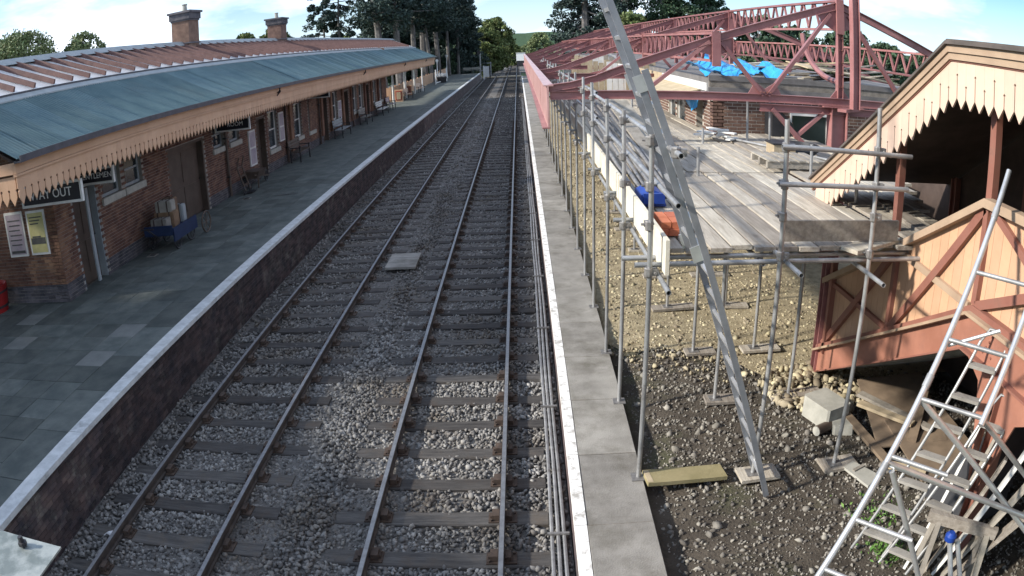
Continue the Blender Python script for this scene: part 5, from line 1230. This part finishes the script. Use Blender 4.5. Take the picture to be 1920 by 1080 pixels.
conifer(-21.3, 85, 0, 15.5, 4.4, .40, 'open dark pine with two stems left of the big trunks', seed=1, n=34, tr=.3, sparse=.62, group=GP, per=110, size=.15, rk=.62)
conifer(-23.4, 85.5, 0, 14.5, 3.8, .45, 'thinner open pine just left of the two stemmed pine', seed=2, n=28, tr=.24, sparse=.62, group=GP, per=110, size=.15, rk=.62)
big = [(-14.7, 78, 20, .55, (-1.4, 0), .40, 'thick leaning grey pine trunk nearest the roof end'), (-13.2, 80, 22, .5, (-.8, 0), .42, 'thick pine trunk second from the roof end'),
       (-12.2, 84, 21, .4, (.1, 0), .4, 'upright pine trunk behind the roof end'), (-11.9, 92, 22, .5, (-.4, 0), .38, 'tall pine third along the fence'), (-10.9, 98, 21, .45, (-.3, .5), .36, 'tall pine with forked shadowed trunk along the fence'),
       (-10.6, 90, 18, .3, (-1.6, 0), .45, 'slender pine leaning left above the fence'), (-11.4, 104, 19, .3, (-1.0, 0), .45, 'slender pine with pale stem beside the fence end'),
       (-10.3, 108, 20, .3, (-.3, 0), .4, 'slim pale upright pine stem by the fence end'), (-9.6, 116, 19, .3, (.2, 0), .36, 'last dark pine before the round olive tree'), (-14.5, 110, 20, .4, (0, 0), .2, 'dense dark pine filling the row behind')]
for i, (x, y, h, tr, ln, br_, lab) in enumerate(big):
    conifer(x, y, 0, h, 4.2, br_, lab, ln, tr, 46, 'leaf_pine', 130, 20 + i, GP, size=.17, sparse=.85, rk=.9)
for i, (x, y, h, rx, lab) in enumerate(((-14, 96, 5.5, 2.6, 'dark rounded evergreen bush behind the roof end'), (-19.5, 92, 7.5, 3.2, 'dark green bushy tree left of the big pine trunks'), (-12.5, 112, 7, 2.6, 'dark evergreen undergrowth between slender stems'), (-17, 104, 8, 3.4, 'dark evergreen mass in the pine row'))):
    broadleaf(x, y, 0, h, rx, lab, 'ivy', 50 + i, 60, 110, .2, group='evergreens behind the fence', low=.0)
broadleaf(-6.3, 135, -.3, 9.0, 4.3, 'round olive green tree with low foliage beside the distant line', 'leaf_dec', 61, 110, 170, .2, low=.0)
broadleaf(-4.6, 150, -.3, 11.8, 3.9, 'taller dull green tree behind the round olive tree', 'leaf_dec', 62, 110, 170, .22, low=.0)
broadleaf(-9.5, 128, -.3, 6.5, 2.6, 'small feathery green tree beside the slender pines', 'leaf_pale', 63, 60, 110, .2, low=.02)
broadleaf(-1.2, 185, -1, 6.5, 2.2, 'distant green tree just left of the line', 'leaf_dec', 64, 50, 80, .3, low=.02)
broadleaf(6.0, 190, -1, 9.5, 3.4, 'light green tree right of the distant line', 'leaf_pale', 65, 70, 100, .28, low=.05)
broadleaf(2.4, 240, -1, 6.0, 3.0, 'pale low bush at the end of the line', 'leaf_pale', 66, 50, 80, .3, low=.0)
broadleaf(1.0, 205, -1, 4.2, 1.6, 'small pale bush beside the distant track', 'leaf_pale', 68, 40, 80, .25, low=.0)
broadleaf(-3.2, 215, -1, 8, 3.2, 'distant dull tree behind the line on the left', 'leaf_dec', 67, 60, 80, .32, low=.02)
for i, (x, y, h, sp, lab) in enumerate(((-17.5, 100, 17, 5.2, 'dense dark pine mass behind the thick leaning trunk'), (-13.5, 118, 19, 5.4, 'dense dark pine mass behind the slender stems'), (-9.8, 124, 17, 4.4, 'dense dark pine at the edge of the sky gap'), (-21.5, 112, 15, 5.0, 'dense dark pine behind the open pine'))):
    conifer(x, y, 0, h, sp, .08, lab, (0, 0), .4, 90, 'leaf_pine', 130, 140 + i, 'dense pines behind the trunks', -.12, .2)
broadleaf(-25, 5, 0, 12, 4.5, 'unseen leafy tree added beside the stair tower to shade the platform', 'leaf_dec', 151, 80, 100, .25, low=.15)  # off-view tree, added only for the shade it casts
broadleaf(-27, -5, 0, 12, 4.5, 'unseen leafy tree added behind the stair tower to shade the platform', 'leaf_dec', 152, 80, 100, .25, low=.15)  # second tree added out of view to block the sun
# right-hand dark conifers behind the steel frame
conifer(7.4, 78, 0, 19, 5.2, .16, 'big dark cedar with drooping branches above the red frame', (0, 0), .6, 74, 'leaf_pine', 150, 81, 'dark conifers beyond the steel frame', -.22, .16, .8, .85)
conifer(11.5, 84, 0, 20, 5.0, .10, 'second dark cedar beside the drooping one', (.3, 0), .55, 72, 'leaf_pine', 150, 82, 'dark conifers beyond the steel frame', -.16, .16, .85, .9)
conifer(16.5, 80, 0, 19, 5.0, .12, 'dark conifer behind the leaning ladder', (0, 0), .5, 66, 'ivy', 140, 83, 'dark conifers beyond the steel frame', -.1, .17)
conifer(22, 82, 0, 15, 4.6, .08, 'shorter dark conifer right of the ladder top', (0, 0), .5, 60, 'ivy', 140, 84, 'dark conifers beyond the steel frame', -.1, .17)
broadleaf(11.2, 70, 0, 8.6, 2.4, 'mid green tree in front of the dark cedars', 'leaf_dec', 85, 70, 110, .18)
for i, (x, y, h, lab) in enumerate(((27.5, 78, 9.2, 'low dark tree seen through the ridge lattice'), (33, 80, 8.2, 'farther dark tree seen through the lattice'), (39, 78, 8.6, 'dark tree seen between apex post and right rafter'), (48, 84, 7.4, 'low tree beyond the right end of the lattice'), (57, 86, 7.0, 'low dark tree near the stair roof edge'), (68, 90, 7.6, 'far hedge tree beyond the stair roof'))):
    broadleaf(x, y, 0, h, 3.8, lab, 'ivy', 90 + i, 60, 100, .24, group='trees seen through the lattice', low=.0)
# left edge and the far left skyline
broadleaf(-34.3, 40, 0, 11.0, 3.4, 'feathery pale ash tree above the roof at the left edge', 'leaf_pale', 101, 120, 130, .11, low=.3)
broadleaf(-38.5, 42, 0, 11.3, 3.4, 'feathery pale tree at the very left edge', 'leaf_pale', 102, 120, 130, .11, low=.3)
broadleaf(-29.6, 42, 0, 9.8, 2.1, 'small feathery tree beside the ash trees', 'leaf_pale', 103, 70, 120, .11, low=.4)
for i, (x, y, h, rx, lab) in enumerate(((-62, 130, 10.5, 6, 'hazy tree on skyline between the two chimneys'), (-50, 120, 9.8, 5, 'second skyline tree left of the far chimney'), (-43, 108, 11, 3.2, 'tree rising just left of the far chimney'), (-37.5, 108, 11.5, 3.2, 'green tree behind the far chimney'), (-30, 118, 9.2, 4, 'low tree left of the open pine'), (-75, 135, 10, 7, 'skyline tree behind the near chimney'), (-92, 140, 9.5, 7, 'skyline tree left of the near chimney'))):
    broadleaf(x, y, 0, h, rx, lab, 'leaf_dec', 110 + i, 60, 90, .32, group='skyline trees behind the station roof', low=.0)
# low house among the trees on the right
hs = thing('house', 'small slate roofed house with chimney among the trees beyond the steel frame', 'house', (9, 98, 0))
obj('wall', MB().box(6.2, 11.8, 95, 103, -.3, 5.0), 'render', hs)
rr_ = obj('roof', MB().prism([(5.6, 94.6, 4.9), (9.0, 94.6, 7.5), (12.4, 94.6, 4.9), (12.4, 94.6, 4.7), (9.0, 94.6, 7.2), (5.6, 94.6, 4.7)], (0, 9, 0)), 'tile_roof', hs)
obj('gable', MB().prism([(6.2, 95, 5.0), (11.8, 95, 5.0), (9.0, 95, 7.1)], (0, .2, 0)), 'render', hs)
obj('chimney', MB().box(10.9, 11.5, 96, 96.6, 5.6, 7.7), 'stone', rr_)
wd = obj('window', MB().box(8.4, 9.6, 94.96, 94.99, 3.2, 4.5), 'white', hs); obj('pane', MB().box(8.5, 9.5, 94.93, 94.959, 3.3, 4.4), 'glass', wd)
# small things by the distant line
t = thing('disc_signal', 'small white round ground signal beside the far points', 'signal', (-2.6, 140, -.2)); obj('disc', MB().tube((-4.0, 139.9, 1.6), (-4.0, 140, 1.6), .55, 14), 'white', t); obj('post', MB().box(-4.06, -3.94, 140.01, 140.1, -.3, 1.6), 'iron', t)
t = thing('white_box', 'white box shaped hut beside the line in the distance', 'hut', (-1.0, 190, -1)); obj('hut', MB().box(-.4, 1.8, 178, 180, 1.2, 3.2), 'white', t); obj('stand', MB().box(-.3, 1.7, 178.1, 179.9, -.6, 1.2), 'iron', t); obj('roof', MB().box(-.5, 1.9, 177.9, 180.1, 3.2, 3.3), 'stone', t)
